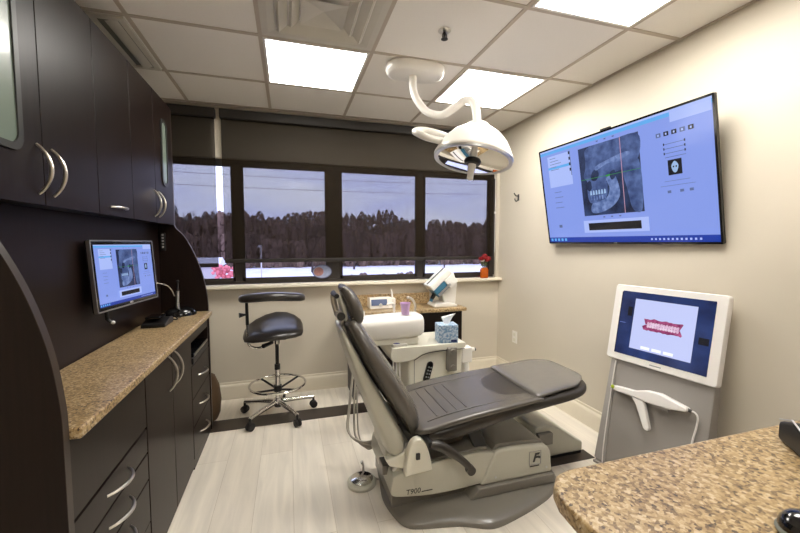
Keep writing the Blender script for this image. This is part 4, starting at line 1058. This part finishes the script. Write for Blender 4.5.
# ------------------------------------------------------------------ right foreground counter
r = root('foreground_cabinet', (1.2, .2, 0), 'dark wood cabinet under the right foreground granite counter', 'base cabinet')
put('cabinet_body', MB().box(.50, XR-.002, -.45, .50, 0, .866), M_wood, r)
r = root('foreground_worktop', (1.2, .1, .9), 'large speckled granite counter with a rounded corner at lower right', 'worktop')
ptsw = [(.428, -.50), (.428, .46), (.432, .50), (.445, .53), (.468, .552), (.50, .561), (XR-.001, .565), (XR-.001, -.50)]
put('worktop_slab', MB().prism(ptsw, .868, .90, 'z'), M_granite, r, bevel=.007, seg=3)

r = root('desk_phone', (1.12, .46, .901), 'black desk device with grey rim partly cut off at the right edge of the counter', 'desk phone')
DM = Matrix.Translation((.893, .366, .9015)) @ Matrix.Rotation(math.radians(-39.5), 4, 'Z') @ Matrix.Diagonal((1, .9, .8, 1))
put('device_body', MB().prism([(.0,.0), (.22,.0), (.22,.05), (.16,.075), (.0,.03)], .0, .20, 'x', DM), M_black, r, bevel=.008)
put('device_handset', MB().tube([DM @ V(.06,.05,.07), DM @ V(.06,.11,.10), DM @ V(.06,.18,.098)], [.022,.018,.022], 14), M_black, r)
put('device_rim', MB().tube([DM @ V(.0,.0,.034), DM @ V(.0,.08,.052), DM @ V(.0,.16,.079), DM @ V(.0,.21,.058)], .0018, 6), M_alu, r)
r = root('computer_mouse', (.765, .345, .9), 'black rounded object at the bottom right corner of the granite counter', 'computer mouse')
MX, MY = .716, .325
put('mouse_shell', MB().ball((MX, MY, .912), .03, 20, (1.1, .95, .8)), M_blackg, r)
put('mouse_rim', MB().ball((MX, MY, .906), .032, 20, (1.12, .97, .35)), M_ventd, r)

# ------------------------------------------------------------------ outside
GZ = -3.2
g = struct('ground', MB().box(-60, 90, 4.5, 130, GZ-.5, GZ), M_snow)
def bare_tree(name, h, seed, label, loc, g=None):
    rn = random.Random(seed); mb = MB()
    def br(p, d, L, rad, dep):
        q = p+d*L; mb.tube([p, p+d*L*.5+V(rn.uniform(-.03,.03)*L, rn.uniform(-.03,.03)*L, 0), q], [rad, rad*.8, rad*.62], 5, cap=False)
        if dep == 0: return
        for _ in range(3 if dep > 1 else 4):
            nd = (d+V(rn.uniform(-.75,.75), rn.uniform(-.75,.75), rn.uniform(-.1,.5))).normalized()
            br(q if rn.random() < .6 else p+d*L*.75, nd, L*rn.uniform(.62,.8), rad*.6, dep-1)
    br(V(0,0,0), V(0,0,1), h*.30, h*.022, 5)
    o = put(name, mb, M_bark, None); o.location = loc; tag(o, label, 'tree', g); return o
TG = 'bare trees beyond the window'
t1 = bare_tree('bare_tree', 11.0, 4, 'tall bare tree seen through the narrow left shade', (-15.2, 60, GZ), TG)
t2 = bare_tree('bare_tree', 8.6, 11, 'bare branching tree above the treeline seen through the left end of the second window pane', (10.5, 62, GZ), TG)
specs = [(t1, 3.4, .82, 'bare tree rising behind the middle of the wide shaded pane'), (t2, -6.5, .92, 'bare tree above the thicket in the first wide shaded pane'), (t1, 35.5, .85, 'bare tree seen through the right-hand shaded pane'), (t2, 24.5, .72, 'low bare tree in the third shaded pane beneath the lamp'), (t2, -21, .8, 'bare tree beside the left cabinets through the narrow shade')]
for o, x, s_, lb in specs:
    c = o.copy(); COL.objects.link(c); c.location = (x, 56+rnd.random()*6, GZ); c.scale = (s_, s_, s_); c.rotation_euler[2] = rnd.uniform(0, 6); c['label'] = lb
# wooded thicket: an uncountable belt of brush with ragged crown line
mb = MB(); nx = 150
for row, (yb_, hh, off) in enumerate(((84, 9.6, 0), (77, 7.6, 2.2), (71, 5.4, 5.1))):
    for i in range(nx):
        x = -45+i*.78+rnd.uniform(-.3,.3); z = hh+1.1*math.sin(x*.11+off)+.7*math.sin(x*.37+off*2)+rnd.uniform(-.5,.7)
        if x < 2: z += (2-x)*.05
        q = rnd.uniform(.8, 1.5)
        mb.ball((x, yb_+rnd.uniform(-1.5,1.5), GZ+z*.5), 1, 7, (q, q, z*.5+.6))
o = put('thicket', mb, M_twig); tag(o, 'brown winter thicket forming the treeline beyond the window', 'thicket', kind='stuff')
# lower snow-free hedge speckle nearer
mb = MB()
for i in range(60):
    x = rnd.uniform(4.5, 16); mb.ball((x, 44+rnd.uniform(-4, 4), GZ+.25), rnd.uniform(.15,.4), 6)
o = put('roadside_brush', mb, M_thicket); tag(o, 'low speckled brush on the pale ground outside the middle pane', 'brush', kind='stuff')
# house among the trees
hr = root('house', (-9.5, 50, GZ), 'pale low house with a snowy roof beyond the narrow shade', 'house')
put('house_walls', MB().box(-13.5, -8.5, 50, 55, GZ, GZ+1.6), M_house, hr)
put('house_roof', MB().prism([(49.6, GZ+1.6), (55.4, GZ+1.6), (52.5, GZ+2.6)], -13.8, -8.2, 'x'), M_snow, hr)
# flowering shrub
mb = MB()
for i in range(90):
    mb.ball((-6.5+rnd.uniform(-1.3,1.3), 44+rnd.uniform(-.6,.6), GZ+rnd.uniform(.2,2.1)), rnd.uniform(.10,.26), 7)
o = put('flowering_shrub', mb, M_pink); tag(o, 'pink blossoming shrub outside, visible below the gap between the shades', 'shrub')
# pale light pole
lp = root('lamp_post', (-2.15, 32, GZ), 'thin pale pole standing outside the first wide pane', 'lamp post')
put('pole', MB().tube([(-2.15,32,GZ), (-2.15,32,GZ+4.2)], .05, 8), M_house, lp); put('lamp_bracket', MB().box(-2.4, -2.1, 31.9, 32.1, GZ+4.15, GZ+4.3), M_house, lp)
# overhead wires
for k, z in enumerate((10.6, 11.9)):
    mb = MB().tube([(x, 45+.05*x, GZ+z+.0006*(x+5)**2) for x in range(-36, 46, 4)], .018, 6)
    o = put('power_line', mb, M_bark); tag(o, ('lower' if k == 0 else 'upper')+' overhead wire crossing the sky beyond the window', 'power line', 'overhead wires')

# ------------------------------------------------------------------ world: overcast blue sky
wd = bpy.data.worlds.new('world'); scene.world = wd; wd.use_nodes = True
nt = wd.node_tree; nt.nodes.clear(); L = nt.links.new
out = nt.nodes.new('ShaderNodeOutputWorld'); bg = nt.nodes.new('ShaderNodeBackground')
tc = nt.nodes.new('ShaderNodeTexCoord'); mp = nt.nodes.new('ShaderNodeMapping'); mp.inputs['Scale'].default_value = (1, 1, 4)
nz = nt.nodes.new('ShaderNodeTexNoise'); nz.inputs['Scale'].default_value = 3; nz.inputs['Detail'].default_value = 4
rp = nt.nodes.new('ShaderNodeValToRGB'); rp.color_ramp.elements[0].position = .35; rp.color_ramp.elements[0].color = (.58, .63, 1.0, 1); rp.color_ramp.elements[1].position = .7; rp.color_ramp.elements[1].color = (.82, .84, 1.0, 1)
L(tc.outputs['Generated'], mp.inputs['Vector']); L(mp.outputs['Vector'], nz.inputs['Vector']); L(nz.outputs['Fac'], rp.inputs['Fac']); L(rp.outputs['Color'], bg.inputs['Color'])
bg.inputs['Strength'].default_value = 2.9; L(bg.outputs[0], out.inputs['Surface'])

# ------------------------------------------------------------------ camera
cam = bpy.data.cameras.new('camera'); co = bpy.data.objects.new('camera', cam); COL.objects.link(co)
cam.sensor_width = 36; cam.lens = 371/800*36; cam.clip_start = .02; cam.clip_end = 400
co.location = (0, 0, 1.33); co.rotation_euler = (PI/2-.0647, 0, -.2912)
scene.camera = co
vs = scene.view_settings; vs.view_transform = 'Standard'; vs.look = 'None'; vs.gamma = 1; vs.use_curve_mapping = False; vs.exposure = 0.14
